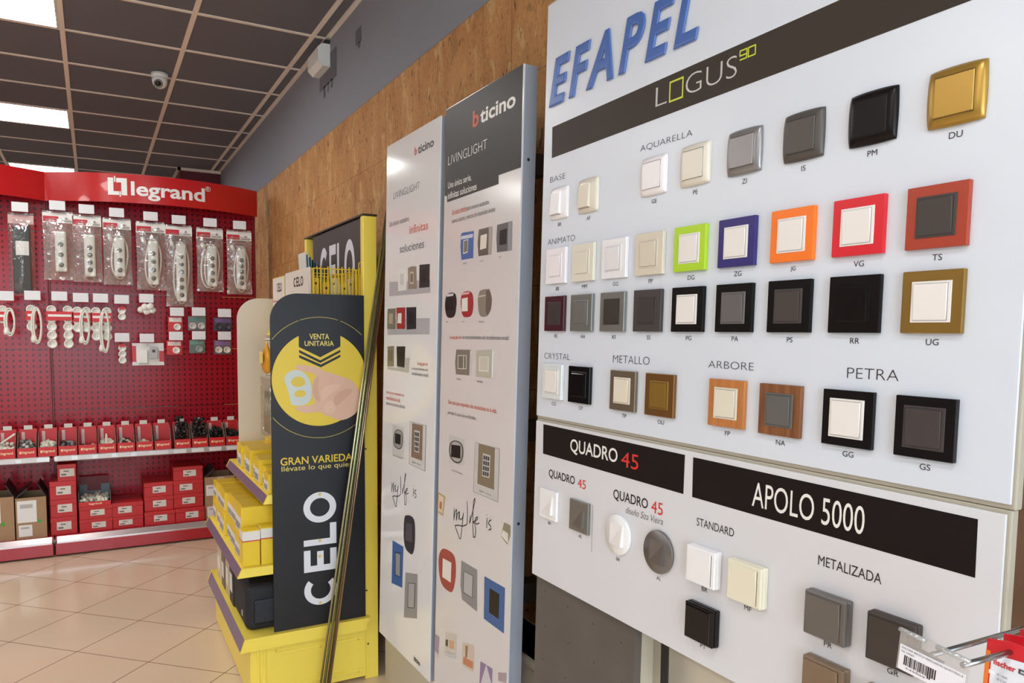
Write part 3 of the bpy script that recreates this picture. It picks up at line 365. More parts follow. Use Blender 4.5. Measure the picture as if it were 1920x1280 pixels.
for (t, sty, c, x0, y0, x1, y1) in T['bt']:
    if t == '45': sty = 'norm'
    rt = up if y0 > -0.21 else lo
    mb = MB()
    if t == 'LOGUS':
        ow = T['logoO']; w = x1 - x0; hb = y0; ht = y1
        mb.text('L', sty, x0, hb, x0 + 0.155 * w, ht, 0.0006, 0).text('GUS', sty, x0 + 0.40 * w, hb, x1, ht, 0.0006, 0)
        ax, bx = x0 + 0.185 * w, x0 + 0.37 * w
        ay, by = hb - 0.002, ht + 0.001; t_ = 0.0035
        mb.poly([(ax, ay), (bx, ay), (bx, ay + t_), (ax, ay + t_)], 0.0006, 1).poly([(ax, by - t_), (bx, by - t_), (bx, by), (ax, by)], 0.0006, 1)
        mb.poly([(ax, ay + t_), (ax + t_, ay + t_), (ax + t_, by - t_), (ax, by - t_)], 0.0006, 1).poly([(bx - t_, ay + t_), (bx, ay + t_), (bx, by - t_), (bx - t_, by - t_)], 0.0006, 1)
        mb.build('brand_lettering', [mat((200, 196, 190), 0.4), cm['lime']], rt)
    elif t == '90':
        w = (x1 - x0) * 0.45; t_ = 0.0025
        mb.ribbon([(x0 + w, y0 + (y1 - y0) * .45), (x0, y0 + (y1 - y0) * .45), (x0, y1), (x0 + w, y1), (x0 + w, y0), (x0, y0)], t_, 0.0006)
        mb.ribbon([(x1 - w, y0), (x1, y0), (x1, y1), (x1 - w, y1), (x1 - w, y0 - t_ / 2)], t_, 0.0006)
        mb.build('brand_lettering', cm['lime'], rt)
    else:
        mb.text(t, sty, x0, y0, x1, y1, 0.0006).build('lettering', cm[c], rt)
# raised blue name across the top
e0, e1, e2 = T['efapel']
bl = MB(); vs, fs, bbx = text_geo('EFAPEL', 0.0, 0.26, 0.012, 0.030, 1.30)
x0, y0, x1, y1 = e0[0], e0[1], e2[0] + 0.020, e1[1] + 0.002
kx = (x1 - x0) / (bbx[2] - bbx[0]); ky = (y1 - y0) / (bbx[3] - bbx[1])
bl.add([(x0 + (v[0] - bbx[0]) * kx, y0 + (v[1] - bbx[1]) * ky, 0.0035 + v[2] * 0.06) for v in vs], fs)
bl.build('brand_lettering', mat((72, 104, 172), 0.3), up)
# ---- switch plates
def pmat(c, k):
    if max(c) < 60 and k == 'p': return mat(tuple(int(x * .8) for x in c), 0.3, 0, .18)
    if max(c) < 110 and k == 'm': return mat(tuple(int(x * .9) for x in c), 0.4, .3, .25)
    if max(c) < 60: return mat(c, 0.1, 0, .3)
    if k == 'm': return mat(c, 0.32, 0.55)
    if k == 'g': return mat(c, 0.08, 0.0, 0.6, coat=0.5)
    return mat(c, 0.28)
WR = ((236, 230, 226), 'p')
WOODF = bpy.data.materials.new('wood_veneer')
def wood(c0, c1):
    m = bpy.data.materials.new('wood_veneer'); m.use_nodes = True; nt = m.node_tree; b = nt.nodes['Principled BSDF']; b.inputs['Roughness'].default_value = 0.4
    tc = nt.nodes.new('ShaderNodeTexCoord'); mp = nt.nodes.new('ShaderNodeMapping'); mp.inputs['Scale'].default_value = (90, 6, 6)
    n = nt.nodes.new('ShaderNodeTexNoise'); n.inputs['Scale'].default_value = 1.0; n.inputs['Detail'].default_value = 5
    r = nt.nodes.new('ShaderNodeValToRGB'); r.color_ramp.elements[0].color = (*lin(c0), 1); r.color_ramp.elements[1].color = (*lin(c1), 1)
    r.color_ramp.elements[0].position = 0.35; r.color_ramp.elements[1].position = 0.65
    nt.links.new(tc.outputs['Object'], mp.inputs[0]); nt.links.new(mp.outputs[0], n.inputs['Vector']); nt.links.new(n.outputs['Fac'], r.inputs[0]); nt.links.new(r.outputs[0], b.inputs['Base Color'])
    return m
def rocker_pillow(x0, x1, y0, y1, z, h, tilt, m):
    """a gently bowed key"""
    ga = (0, .022, .25, .5, .75, .978, 1); gb = (0, .022, .15, .3, .45, .6, .75, .88, .978, 1); nx, ny = 6, 9; mb = MB(); vs = []
    for j in range(ny + 1):
        for i in range(nx + 1):
            a, b_ = ga[i], gb[j]
            e = (0 if i in (0, nx) else 1) * (0 if j in (0, ny) else 1)
            vs.append((x0 + (x1 - x0) * a, y0 + (y1 - y0) * b_, z + h * (0.55 + 0.45 * e) + tilt * (b_ - 0.5)))
    fs = [(j * (nx + 1) + i, j * (nx + 1) + i + 1, (j + 1) * (nx + 1) + i + 1, (j + 1) * (nx + 1) + i) for j in range(ny) for i in range(nx)]
    k = len(vs); vs += [(p[0], p[1], z) for p in vs]
    rim = [i for i in range(nx + 1)] + [j * (nx + 1) + nx for j in range(1, ny + 1)] + [ny * (nx + 1) + i for i in range(nx - 1, -1, -1)] + [j * (nx + 1) for j in range(ny - 1, 0, -1)]
    fs += [(k + a, k + b_, b_, a) for a, b_ in zip(rim, rim[1:] + rim[:1])]
    return mb.add(vs, fs, 0)
def groove(r, a, b_, z, c):
    MB().box(a + 0.003, b_ - 0.0048, b_ - 0.0037, b_ - 0.0031, z, z + 0.0005).box(b_ - 0.0052, b_ - 0.0046, a + 0.003, b_ - 0.0031, z, z + 0.0005).box(a + 0.003, b_ - 0.0048, a + 0.0024, a + 0.0029, z, z + 0.0005).build('groove', mat(tuple(int(x * 0.5) for x in c), 0.6), r)
PG = 'switch plates on the sample boards'
def plate(u, v, style, frame, rock, label, size=None, name='switch_plate'):
    r = empty(name, label, 'switch', M=board(u, v), group=PG)
    fm_ = frame if not isinstance(frame, tuple) else pmat(*frame); rm = pmat(*rock)
    if style == 'animato':
        s = 0.085; a = 0.0145; b_ = s - a
        MB().box(0, s, 0, s, 0.0004, 0.0088, 0, 0.0012).build('frame', fm_, r)
        MB().box(a, b_, a, b_, 0.0088, 0.0100, 0, 0.0006).build('insert', rm, r)
        rocker_pillow(a + 0.0035, b_ - 0.0052, a + 0.003, b_ - 0.0037, 0.0100, 0.0016, 0.0022, rm).build('rocker', rm, r); groove(r, a, b_, 0.0100, rock[0])
    elif style == 'glass':
        s = 0.085; a = 0.013; b_ = s - a
        MB().box(0, s, 0, s, 0.0004, 0.0092, 0, 0.0012).build('frame', fm_, r)
        MB().box(a, b_, a, b_, 0.0092, 0.0104, 0, 0.0006).build('insert', rm, r)
        rocker_pillow(a + 0.0035, b_ - 0.0052, a + 0.003, b_ - 0.0037, 0.0104, 0.0016, 0.0022, rm).build('rocker', rm, r); groove(r, a, b_, 0.0104, rock[0])
    elif style in ('aquarella', 'base'):
        s = 0.077; n = 16; vs = []; H = 0.012 if style == 'aquarella' else 0.010
        for j in range(n + 1):
            for i in range(n + 1):
                x, y = 2 * i / n - 1, 2 * j / n - 1
                cr_ = 1 - 0.035 * (x * x * y * y)
                z = H * (1 - 0.50 * (0.5 * (abs(x) ** 4 + abs(y) ** 4) + 0.5 * max(abs(x), abs(y)) ** 6))
                vs.append((s / 2 + x * cr_ * s / 2, s / 2 + y * cr_ * s / 2, z))
        k = n + 1; fs = [(j * k + i, j * k + i + 1, (j + 1) * k + i + 1, (j + 1) * k + i) for j in range(n) for i in range(n)]
        q = len(vs); rim = list(range(k)) + [j * k + n for j in range(1, k)] + [n * k + i for i in range(n - 1, -1, -1)] + [j * k for j in range(n - 1, 0, -1)]
        vs += [(vs[t][0], vs[t][1], 0.0004) for t in rim]
        fs += [(q + t, q + (t + 1) % len(rim), rim[(t + 1) % len(rim)], rim[t]) for t in range(len(rim))]
        MB().add(vs, fs, 0, True).build('frame', fm_, r)
        if style == 'aquarella':
            a, b_ = 0.0120, 0.0650
            dk = mat(tuple(int(x * 0.45) for x in frame[0]), 0.5)
            MB().box(a, b_, a - 0.0006, a, 0.009, 0.01145).box(a, b_, b_, b_ + 0.0006, 0.009, 0.01145).box(b_, b_ + 0.0004, a, b_, 0.009, 0.01135).build('groove', dk, r)
            rocker_pillow(a, b_, a, b_, 0.0095, 0.0026, 0.0, rm).build('rocker', rm, r)
        else:
            MB().box(0.0135, 0.0535, 0.010, 0.062, 0.008, 0.0112).build('groove', mat(tuple(int(x * 0.7) for x in frame[0]), 0.5), r)
            rocker_pillow(0.0145, 0.0545, 0.011, 0.063, 0.009, 0.006, -0.003, rm).build('rocker', rm, r)
    elif style in ('quadro', 'round'):
        mb = MB()
        if style == 'quadro': mb.box(0, 0.075, 0, 0.072, 0.0004, 0.008, 0, 0.0012); cx, cy = 0.0375, 0.036
        else:
            mb.lathe([(0.0425, 0.0004), (0.0435, 0.002), (0.0435, 0.006), (0.0425, 0.0072), (0.001, 0.0072)], 56); cx, cy = 0, 0
        mb.build('frame', fm_, r)
        z = 0.008 if style == 'quadro' else 0.0072
        MB().box(cx - 0.0235, cx + 0.0235, cy - 0.0235, cy + 0.0235, z, z + 0.0010, 0, 0.0004).build('insert', rm, r)
        kb = MB(); a = cx - 0.0225; b_ = cx + 0.0225; y0_, y1_ = cy - 0.0225, cy + 0.0225
        kb.add([(a, y0_, z + .001), (b_, y0_, z + .001), (b_, y1_, z + .001), (a, y1_, z + .001), (a, y0_, z + .0018), (b_ - .004, y0_, z + .0075), (b_ - .002, y1_, z + .0018), (a, y1_, z + .0016), (b_, y0_, z + .0068)],
               [(4, 5, 6, 7), (5, 8, 6), (0, 1, 8, 5, 4), (1, 2, 6, 8), (2, 3, 7, 6), (3, 0, 4, 7)])
        kb.build('rocker', rm, r)
    elif style == 'apolo':
        w, h = size; D = 0.019
        MB().box(0, w, 0, h, 0.0004, D - 0.006, 0, 0.003).build('base', fm_, r)
        MB().box(0.0005, w - 0.0005, 0.0005, h - 0.0005, D - 0.006, D, 0, 0.0022).build('frame', fm_, r)
        rocker_pillow(0.004, w - 0.010, 0.004, h - 0.006, D - 0.001, 0.0022, 0.003, rm).build('rocker', rm, r)
        MB().box(w - 0.0095, w - 0.0085, 0.005, h - 0.007, D - 0.0005, D + 0.0004).build('groove', mat((70, 66, 62), 0.5), r)
    return r
codes_up, codes_lo = MB(), MB()
def code(t, cx, vb, h=0.0082):
    (codes_up if vb > -0.21 else codes_lo).textc(t, 'norm', cx, vb - 0.0075 - h, h, 0.0006, 0, 1.12)
BLKP = ((20, 16, 17), 'g'); SLATE = ((92, 84, 80), 'm'); GRY = ((128, 126, 126), 'm'); CRM = ((226, 218, 200), 'p')
L = []
L += [(0.0055, .269, 'base', ((242, 238, 240), 'p'), ((242, 238, 240), 'p'), 'BR', 'small glossy white switch plate under the word BASE'),
      (0.1245, .269, 'base', ((222, 214, 198), 'p'), ((222, 212, 192), 'p'), 'AF', 'glossy cream switch plate right of the white one under BASE')]
for x, c, k, t, d in ((.351, (240, 234, 236), 'p', 'GE', 'pearl white rounded switch plate under the word AQUARELLA'), (.469, (224, 216, 202), 'p', 'PE', 'rounded cream switch plate between the pearl white and the silver ones'),
                      (.590, (150, 146, 146), 'm', 'ZI', 'rounded silver grey switch plate in the top row'), (.714, (104, 98, 94), 'm', 'IS', 'rounded dark grey metallic switch plate in the top row'),
                      (.8355, (30, 24, 24), 'p', 'PM', 'rounded black switch plate beside the gold one in the top row'), (.957, (176, 138, 62), 'm', 'DU', 'gold rounded switch plate at the top right of the board')):
    L.append((x, .2745, 'aquarella', (c, k), (c, k), t, d))
US = (0, .113, .2292, .3456, .4625, .5799, .6992, .8188, .9376)
r1 = [((242, 236, 240), 'p', ((242, 236, 240), 'p'), 'BB', 'flat white switch plate first in the row under ANIMATO'), ((226, 220, 204), 'p', ((226, 220, 204), 'p'), 'MM', 'flat ivory switch plate second in the row under ANIMATO'),
      ((236, 234, 236), 'p', ((232, 228, 230), 'p'), 'GG', 'flat off-white switch plate third in the row under ANIMATO'), ((216, 206, 188), 'p', ((216, 206, 188), 'p'), 'PP', 'flat beige switch plate left of the lime green one'),
      ((176, 214, 40), 'p', WR, 'DG', 'lime green switch plate with white rocker'), ((48, 38, 112), 'p', WR, 'ZG', 'dark indigo blue switch plate with white rocker'),
      ((246, 122, 30), 'p', WR, 'JG', 'bright orange switch plate with white rocker'), ((216, 30, 44), 'p', WR, 'VG', 'bright red switch plate with white rocker'),
      ((168, 62, 40), 'p', SLATE, 'TS', 'terracotta switch plate with dark grey rocker')]
r2 = [((64, 20, 32), 'p', ((80, 70, 68), 'm'), 'RS', 'burgundy switch plate with dark grey rocker'), ((134, 134, 130), 'm', ((136, 138, 134), 'm'), 'AA', 'all mid grey switch plate right of the burgundy one'),
      ((136, 134, 130), 'm', ((76, 70, 66), 'm'), 'AS', 'mid grey switch plate with a darker grey rocker'), ((88, 82, 80), 'm', ((82, 76, 74), 'm'), 'SS', 'all dark grey square switch plate left of the black and white one'),
      ((22, 18, 18), 'p', WR, 'PG', 'matt black switch plate with white rocker in the lower animato row'), ((22, 18, 18), 'p', ((128, 124, 124), 'm'), 'PA', 'black switch plate with mid grey rocker'),
      ((22, 18, 18), 'p', SLATE, 'PS', 'black switch plate with dark grey rocker above the letters PS'), ((24, 18, 18), 'p', ((24, 18, 18), 'p'), 'RR', 'all black square switch plate left of the bronze one'),
      ((150, 116, 54), 'm', WR, 'UG', 'large bronze gold switch plate with white rocker')]
for u_, q in zip(US, r1): L.append((u_, .1145 + (0 if u_ < .4 else .0002), 'animato', (q[0], q[1]), q[2], q[3], q[4]))
for u_, q in zip(US, r2): L.append((u_, 0, 'animato', (q[0], q[1]), q[2], q[3], q[4]))
WD1, WD2 = wood((176, 108, 56), (196, 128, 70)), wood((104, 62, 34), (150, 94, 56))
L += [(-.001, -.1655, 'glass', ((226, 230, 230), 'g'), WR, 'CG', 'clear white glass switch plate under the word CRYSTAL'), (.1138, -.166, 'glass', ((14, 10, 12), 'g'), ((14, 10, 12), 'g'), 'CP', 'glossy all black glass switch plate under the word CRYSTAL'),
      (.2748, -.168, 'animato', ((126, 112, 94), 'm'), CRM, 'TP', 'taupe metal switch plate with cream rocker'), (.3925, -.1685, 'animato', ((128, 88, 46), 'm'), ((158, 122, 52), 'm'), 'OU', 'brown bronze switch plate with gold rocker'),
      (.5719, -.1695, 'animato', WD1, CRM, 'FP', 'light wood switch plate with cream rocker'), (.6905, -.1705, 'animato', WD2, ((122, 122, 120), 'm'), 'NA', 'dark striped wood switch plate with grey rocker'),
      (.8176, -.1712, 'glass', BLKP, WR, 'GG', 'glossy black switch plate with white rocker under the word PETRA'), (.9378, -.1716, 'glass', BLKP, ((88, 80, 80), 'm'), 'GS', 'glossy black switch plate with dark grey rocker at the lower right')]
L += [(.0012, -.463, 'quadro', ((240, 238, 238), 'p'), ((240, 238, 238), 'p'), 'BR', 'small square white switch with a wedge key at the left edge'), (.1335, -.464, 'quadro', ((132, 128, 122), 'm'), ((132, 128, 122), 'm'), 'AL', 'small square grey switch with a wedge key'),
      (.3145, -.4365, 'round', ((240, 238, 238), 'p'), ((240, 236, 236), 'p'), 'BR', 'round white switch with a wedge key on the lower board'), (.4465, -.4400, 'round', ((126, 120, 118), 'm'), ((126, 120, 118), 'm'), 'AL', 'round grey switch with a wedge key on the lower board')]
for x, y, st, fr_, rk, t, d in L:
    plate(x, y, st, fr_, rk, d)
    s = {'animato': .085, 'glass': .085, 'aquarella': .077, 'base': .077, 'quadro': .075, 'round': 0}[st]
    code(t, x + s / 2, y - (0.0435 if st == 'round' else 0), 0.0072 if st in ('quadro', 'round') else 0.0085)
for x, y, w, h, c, k, t, d in ((.541, -.4665, .0745, .0695, (240, 238, 240), 'p', 'BR', 'white surface mounted switch under the word STANDARD'), (.6447, -.4680, .0775, .0715, (232, 226, 204), 'p', 'MF', 'cream surface mounted switch right of the white one'),
                               (.5435, -.5738, .0735, .0695, (18, 14, 16), 'g', 'PT', 'glossy black surface mounted switch low on the board'), (.8092, -.4722, .0745, .0705, (120, 116, 114), 'm', 'PR', 'silver grey surface mounted switch under METALIZADA'),
                               (.9177, -.4722, .0745, .0715, (86, 78, 74), 'm', 'GR', 'dark grey surface mounted switch behind the hanging price tag'), (.8110, -.5765, .0745, .0705, (142, 122, 102), 'm', 'BZ', 'bronze surface mounted switch cut by the bottom picture edge'),
                               (.9190, -.5800, .0745, .0705, (150, 128, 92), 'm', 'OR', 'pale bronze surface mounted switch of which only the top edge shows')):
    plate(x, y, 'apolo', (c, k), (c, k), d, (w, h), 'surface_switch'); code(t, x + w / 2 - 0.004, y, 0.0085)
codes_up.build('code_lettering', INK, up); codes_lo.build('code_lettering', INK, lo)
for (u_, v_) in ((0.1, 0.5), (0.95, 0.5), (0.1, -0.05), (0.95, -0.05)):
    MB().box(u_ - 0.02, u_ + 0.02, v_ - 0.03, v_ + 0.03, -(0.2155 - 0.0146 * u_ - 0.022 * v_), -0.1505).build('wall_bracket', mat((120, 116, 110), 0.5, 0.7), up)
for (u_, v_) in ((0.1, -0.45), (0.95, -0.45)):
    MB().box(u_ - 0.02, u_ + 0.02, v_ - 0.03, v_ + 0.03, -(0.2155 - 0.0146 * u_ - 0.022 * v_) if v_ > -0.9 else -0.08, -0.1505).build('wall_bracket', mat((120, 116, 110), 0.5, 0.7), lo)
# concrete-look panel standing under the boards
cp = empty('concrete_panel', 'dark grey concrete-look panel standing below the white boards', 'panel', M=board(0, 0))
zb = -1.497
cs = MB().box(UL - 0.001, 0.362, zb, -0.6165, -0.034, -0.016, 0, 0.001)
cs.build('slab', mat((96, 88, 82), 0.75, var=0.22, vscale=7, bump=0.25, bscale=30), cp)
hb = MB()
for i in range(4):
    for j in range(9): hb.disc(0.0 + i * 0.105 + 0.008 * (j % 2), -0.66 - j * 0.088 - 0.006 * i, 0.0024, -0.0155, 0, 10)
hb.build('bolt_holes', mat((58, 52, 50), 0.8), cp)
cb = MB().box(1.031, 1.036, 1.186, 1.206, 0.0, 0.92).build('cable_strap', mat((38, 32, 32), 0.6)); tag(cb, 'flat black cable hanging below the white lower board', 'cable')
# ---------------------------------------------------------------- the two tall printed panels
def panel(key, u0, u1, v0_, v1_, label, facec):
    r = empty('printed_panel', label, 'display panel', M=board(0, 0), group='tall printed panels on the wall')
    MB().box(u0, u1, v0_, v1_, -0.003, 0).build('print_sheet', facec, r)
    ed = mat((168, 172, 184), 0.35, 0.3)
    MB().box(u0, u1, v0_, v1_, -0.043, -0.0032, 0, 0.001).build('body', ed, r)
    for v_ in (-1.0, -0.52, 0.45): MB().cyl((u1 - 0.0005, v_, -0.02), (u1 + 0.0012, v_, -0.02), 0.0042, 12).build('screw', mat((30, 28, 32), 0.4), r)
    for v_ in (0.5, -0.3, -0.8): MB().box((u0 + u1) / 2 - 0.03, (u0 + u1) / 2 + 0.03, v_ - 0.03, v_ + 0.03, -(0.2155 - 0.0146 * (u0 + u1) / 2 - 0.022 * v_), -0.0435).build('wall_bracket', mat((90, 86, 84), 0.5, 0.6), r)
    for nm, items in [(q[0], q[1]) for q in T[key]]:
        mb = MB(); ms = []
        for k, (c, pts) in enumerate(items):
            cc = mat(c, 0.4, 0, .2 if max(c) < 70 else .5)
            if cc not in ms: ms.append(cc)
            pts = [(min(max(p[0], u0), u1), min(max(p[1], v0_), v1_)) for p in pts]
            if len(pts) >= 7 and nm in ('printed_switch', 'printed_thermostat', 'printed_phone'): pts = smooth_outline(pts)
            mb.poly(pts, (0.0002 if nm == 'grey_band' else 0.0005) + 0.0002 * k, ms.index(cc))
        if nm == 'printed_keypad':
            a, b_, c_, d_ = items[-1][1]; ms += [mat((58, 58, 64), 0.4)]
            def bi(s, t): return tuple((a[i] * (1 - s) + b_[i] * s) * (1 - t) + (d_[i] * (1 - s) + c_[i] * s) * t for i in (0, 1))
            for rr in range(4):
                for cc in range(3):
                    s0, s1, t0, t1 = 0.1 + cc * 0.28, 0.32 + cc * 0.28, 0.08 + rr * 0.23, 0.26 + rr * 0.23
                    mb.poly([bi(s0, t0), bi(s1, t0), bi(s1, t1), bi(s0, t1)], 0.0013, len(ms) - 1)
        mb.build(nm, ms, r)
    for (t, sty, c, x0, y0, x1, y1) in T["p1t" if key == "p1" else "p2t"]:
        MB().text(t, sty, x0, y0, x1, y1, 0.0008).build('lettering', cm[c], r)
    mb = MB()
    for s in T["life1" if key == "p1" else "life2"]: mb.ribbon(s, 0.0032, 0.0008)
    mb.build('handwritten_lettering', INK, r)
    return r
panel('p1', -1.155, -0.6685, -1.171, 0.6850, 'tall white printed panel standing farther from the viewer, beside the yellow post', mat((232, 229, 230), 0.10))
panel('p2', -0.6300, -0.1480, -1.171, 0.6935, 'tall printed panel with a black top, nearest the big white board', mat((216, 211, 210), 0.16))
# ---------------------------------------------------------------- red shelving with sockets
YP, YS, YB = 6.10, 5.74, 5.70          # back panel, shelf front, base front
pg = bpy.data.materials.new('pegboard_red'); pg.use_nodes = True; nt = pg.node_tree; b = nt.nodes['Principled BSDF']
b.inputs['Roughness'].default_value = 0.20; b.inputs['Specular IOR Level'].default_value = 0.22
geo = nt.nodes.new('ShaderNodeNewGeometry'); sp = nt.nodes.new('ShaderNodeSeparateXYZ'); nt.links.new(geo.outputs['Position'], sp.inputs[0])
def cell(s, p): return mth(nt, 'SUBTRACT', mth(nt, 'FRACT', mth(nt, 'DIVIDE', s, p)), 0.5)
dx_, dz_ = cell(sp.outputs[0], 0.038), cell(sp.outputs[2], 0.038)
dd = mth(nt, 'ADD', mth(nt, 'MULTIPLY', dx_, dx_), mth(nt, 'MULTIPLY', mth(nt, 'MULTIPLY', dz_, dz_), 0.6))
hole = mth(nt, 'LESS_THAN', dd, 0.030)
mx = nt.nodes.new('ShaderNodeMix'); mx.data_type = 'RGBA'; mx.inputs['A'].default_value = (*lin((166, 24, 40)), 1); mx.inputs['B'].default_value = (*lin((82, 14, 20)), 1)
nt.links.new(hole, mx.inputs['Factor']); nt.links.new(mx.outputs['Result'], b.inputs['Base Color'])
bp = nt.nodes.new('ShaderNodeBump'); bp.inputs['Strength'].default_value = 0.8; bp.inputs['Distance'].default_value = 0.004; bp.invert = True
nt.links.new(hole, bp.inputs['Height']); nt.links.new(bp.outputs['Normal'], b.inputs['Normal'])
RS = mat((172, 24, 38), 0.28, 0, 0.6); RSIGN = mat((192, 22, 26), 0.22, 0, 0.6, coat=0.3); CHROME = mat((190, 188, 188), 0.25, 1.0); TAGW = mat((228, 228, 232), 0.5)
STRIP = mat((196, 192, 190), 0.25, 0.4)
def arc(xs, xe):
    xm, hw = (xs + xe) / 2, (xe - xs) / 2
    return lambda x: 6.0 - 0.23 * (1 - min(1.0, ((x - xm) / hw) ** 2))
def bay(xs, xe, label):
    r = empty('shelving_bay', label, 'shelving', (0, 0, 0), 'red shelving bays')
    zs = [0.02, 0.925, 1.35, 1.741, 2.15, 2.52]
    for a, b_ in zip(zs, zs[1:]): MB().box(xs + 0.008, xe - 0.008, YP, YP + 0.02, a + 0.002, b_ - 0.002).build('back_panel', pg, r)
    for x in (xs + 0.005, xe - 0.005): MB().box(x - 0.0045, x + 0.0045, YP - 0.012, YP + 0.05, 0, 2.53, 0, 0.002).build('upright', mat((130, 16, 26), 0.35), r)
    MB().box(xs + 0.004, xe - 0.004, YS + 0.02, YP, 0.632, 0.652, 0, 0.002).build('shelf', RS, r)
    MB().prism([(YS + 0.02, 0.622), (YS + 0.006, 0.622), (YS, 0.628), (YS, 0.655), (YS + 0.005, 0.660), (YS + 0.02, 0.660)], xs + 0.014, xe - 0.014, 0, 'x').build('price_rail', STRIP, r)
    tb = MB(); x = xs + 0.03
    while x + 0.085 < xe: tb.box(x, x + 0.082, YS - 0.0012, YS - 0.0002, 0.628, 0.655); x += 0.1165
    tb.build('price_labels', TAGW, r)
    MB().box(xs + 0.004, xe - 0.004, YB + 0.03, YP, 0.10, 0.125).build('base_shelf', RS, r)
    MB().prism([(YB + 0.032, 0.088), (YB + 0.002, 0.088), (YB + 0.002, 0.10), (YB + 0.026, 0.130), (YB + 0.032, 0.130)], xs + 0.014, xe - 0.014, 0, 'x').build('base_rail', mat((205, 190, 190), 0.22, 0.6), r)
    MB().box(xs + 0.006, xe - 0.006, YB, YB + 0.03, 0.012, 0.088, 0, 0.003).build('plinth', RS, r)
    f = arc(xs, xe); n = 28; hb = MB(); vs = []
    for i in range(n + 1):
        x = xs + (xe - xs) * i / n
        for dy in (0, 0.012):
            for z in (2.345, 2.535): vs.append((x, f(x) + dy, z))
    fs = []
    for i in range(n):
        a, c = 4 * i, 4 * i + 4
        fs += [(a, c, c + 1, a + 1), (a + 2, a + 3, c + 3, c + 2), (a + 1, c + 1, c + 3, a + 3), (a, a + 2, c + 2, c)]
    fs += [(0, 1, 3, 2), (4 * n, 4 * n + 2, 4 * n + 3, 4 * n + 1)]
    hs = hb.add(vs, fs, 0, True).build('header_sign', RSIGN, r)
    mod = hs.modifiers.new('edges', 'EDGE_SPLIT'); mod.split_angle = math.radians(40)
    tp = MB(); pts = [(xs + (xe - xs) * i / n, f(xs + (xe - xs) * i / n) + 0.012) for i in range(n + 1)] + [(xe, YP), (xs, YP)]
    tp.prism(pts, 2.50, 2.505).build('header_top', RS, r)
    return r, f, hs
XSM, XEN = -0.258, 1.108
bl_, fl_, _ = bay(-1.62, XSM, 'left red shelving bay, cut by the left picture edge')
br_, fr_, hs_ = bay(XSM, XEN, 'red shelving bay with the white name sign on its curved header')
lm = MB(); fn = lambda x, y, z: (x, fr_(x) - 0.002 - z, y)
lm.text('legrand', 'bold', 0.249, 2.365, 0.718, 2.488, 0, 0, fn)
lm.text('®', 'norm', 0.722, 2.470, 0.758, 2.505, 0, 0, fn)
a, b_, c, d = 0.112, 0.226, 2.392, 2.505; w = b_ - a; h = d - c
def P4(x0, x1, z0, z1): lm.poly([(a + w * x0, c + h * z0), (a + w * x1, c + h * z0), (a + w * x1, c + h * z1), (a + w * x0, c + h * z1)], 0)
n0 = len(lm.v)
P4(0, .29, 0, 1); P4(.29, .58, 0, .22); P4(.33, .40, .76, 1.1); P4(.44, 1, .74, 1); P4(.70, 1, 0, .74); P4(.60, .67, -.1, .22)
lm.v[n0:] = [fn(*p) for p in lm.v[n0:]]
lm.build('brand_lettering', mat((238, 236, 234), 0.3), hs_)
def hook(parent, x, z, y=5.83):
    h = MB().cyl((x, YP, z), (x, y, z), 0.0028, 8).cyl((x, YP, z + 0.045), (x, y - 0.01, z + 0.045), 0.002, 8)
    o = h.build('hook', CHROME, parent)
    MB().box(x - 0.045, x + 0.045, y - 0.014, y - 0.011, z + 0.015, z + 0.075, 0, 0.002).build('price_tag', TAGW, o)
# --- power strips in clear bags
BAG = film((0.97, 0.97, 0.96), 0.14, 0.20, 0.13, (225, 222, 215), 0.9, 18)
PLW = mat((232, 230, 222), 0.35); CORD = mat((228, 226, 216), 0.45); SOCK = mat((120, 122, 120), 0.5); DKG = mat((62, 66, 66), 0.6)
def bag(mb, w, h, d=0.035):
    """pillow bag hanging from z=0 down, centred in x, front is -y"""
    nx, nz_ = 8, 12
    for sgn in (-1, 1):
        vs = []
        for j in range(nz_ + 1):
            for i in range(nx + 1):
                a, b_ = i / nx, j / nz_
                bulge = (math.sin(math.pi * a) ** 0.6) * (math.sin(math.pi * min(1, max(0, (b_ - 0.08) / 0.92))) ** 0.5 if b_ > 0.08 else 0)
                ww = w * (0.94 + 0.02 * math.sin(7 * b_) + 0.03 * b_)
                vs.append((ww * (a - 0.5), sgn * d * bulge * (1 + .2 * math.sin(9 * a + 5 * b_)), -h * b_))
        k = nx + 1; fs = [(j * k + i, j * k + i + 1, (j + 1) * k + i + 1, (j + 1) * k + i) for j in range(nz_) for i in range(nx)]
        mb.add(vs, fs if sgn > 0 else [f[::-1] for f in fs], 0, True)
    return mb
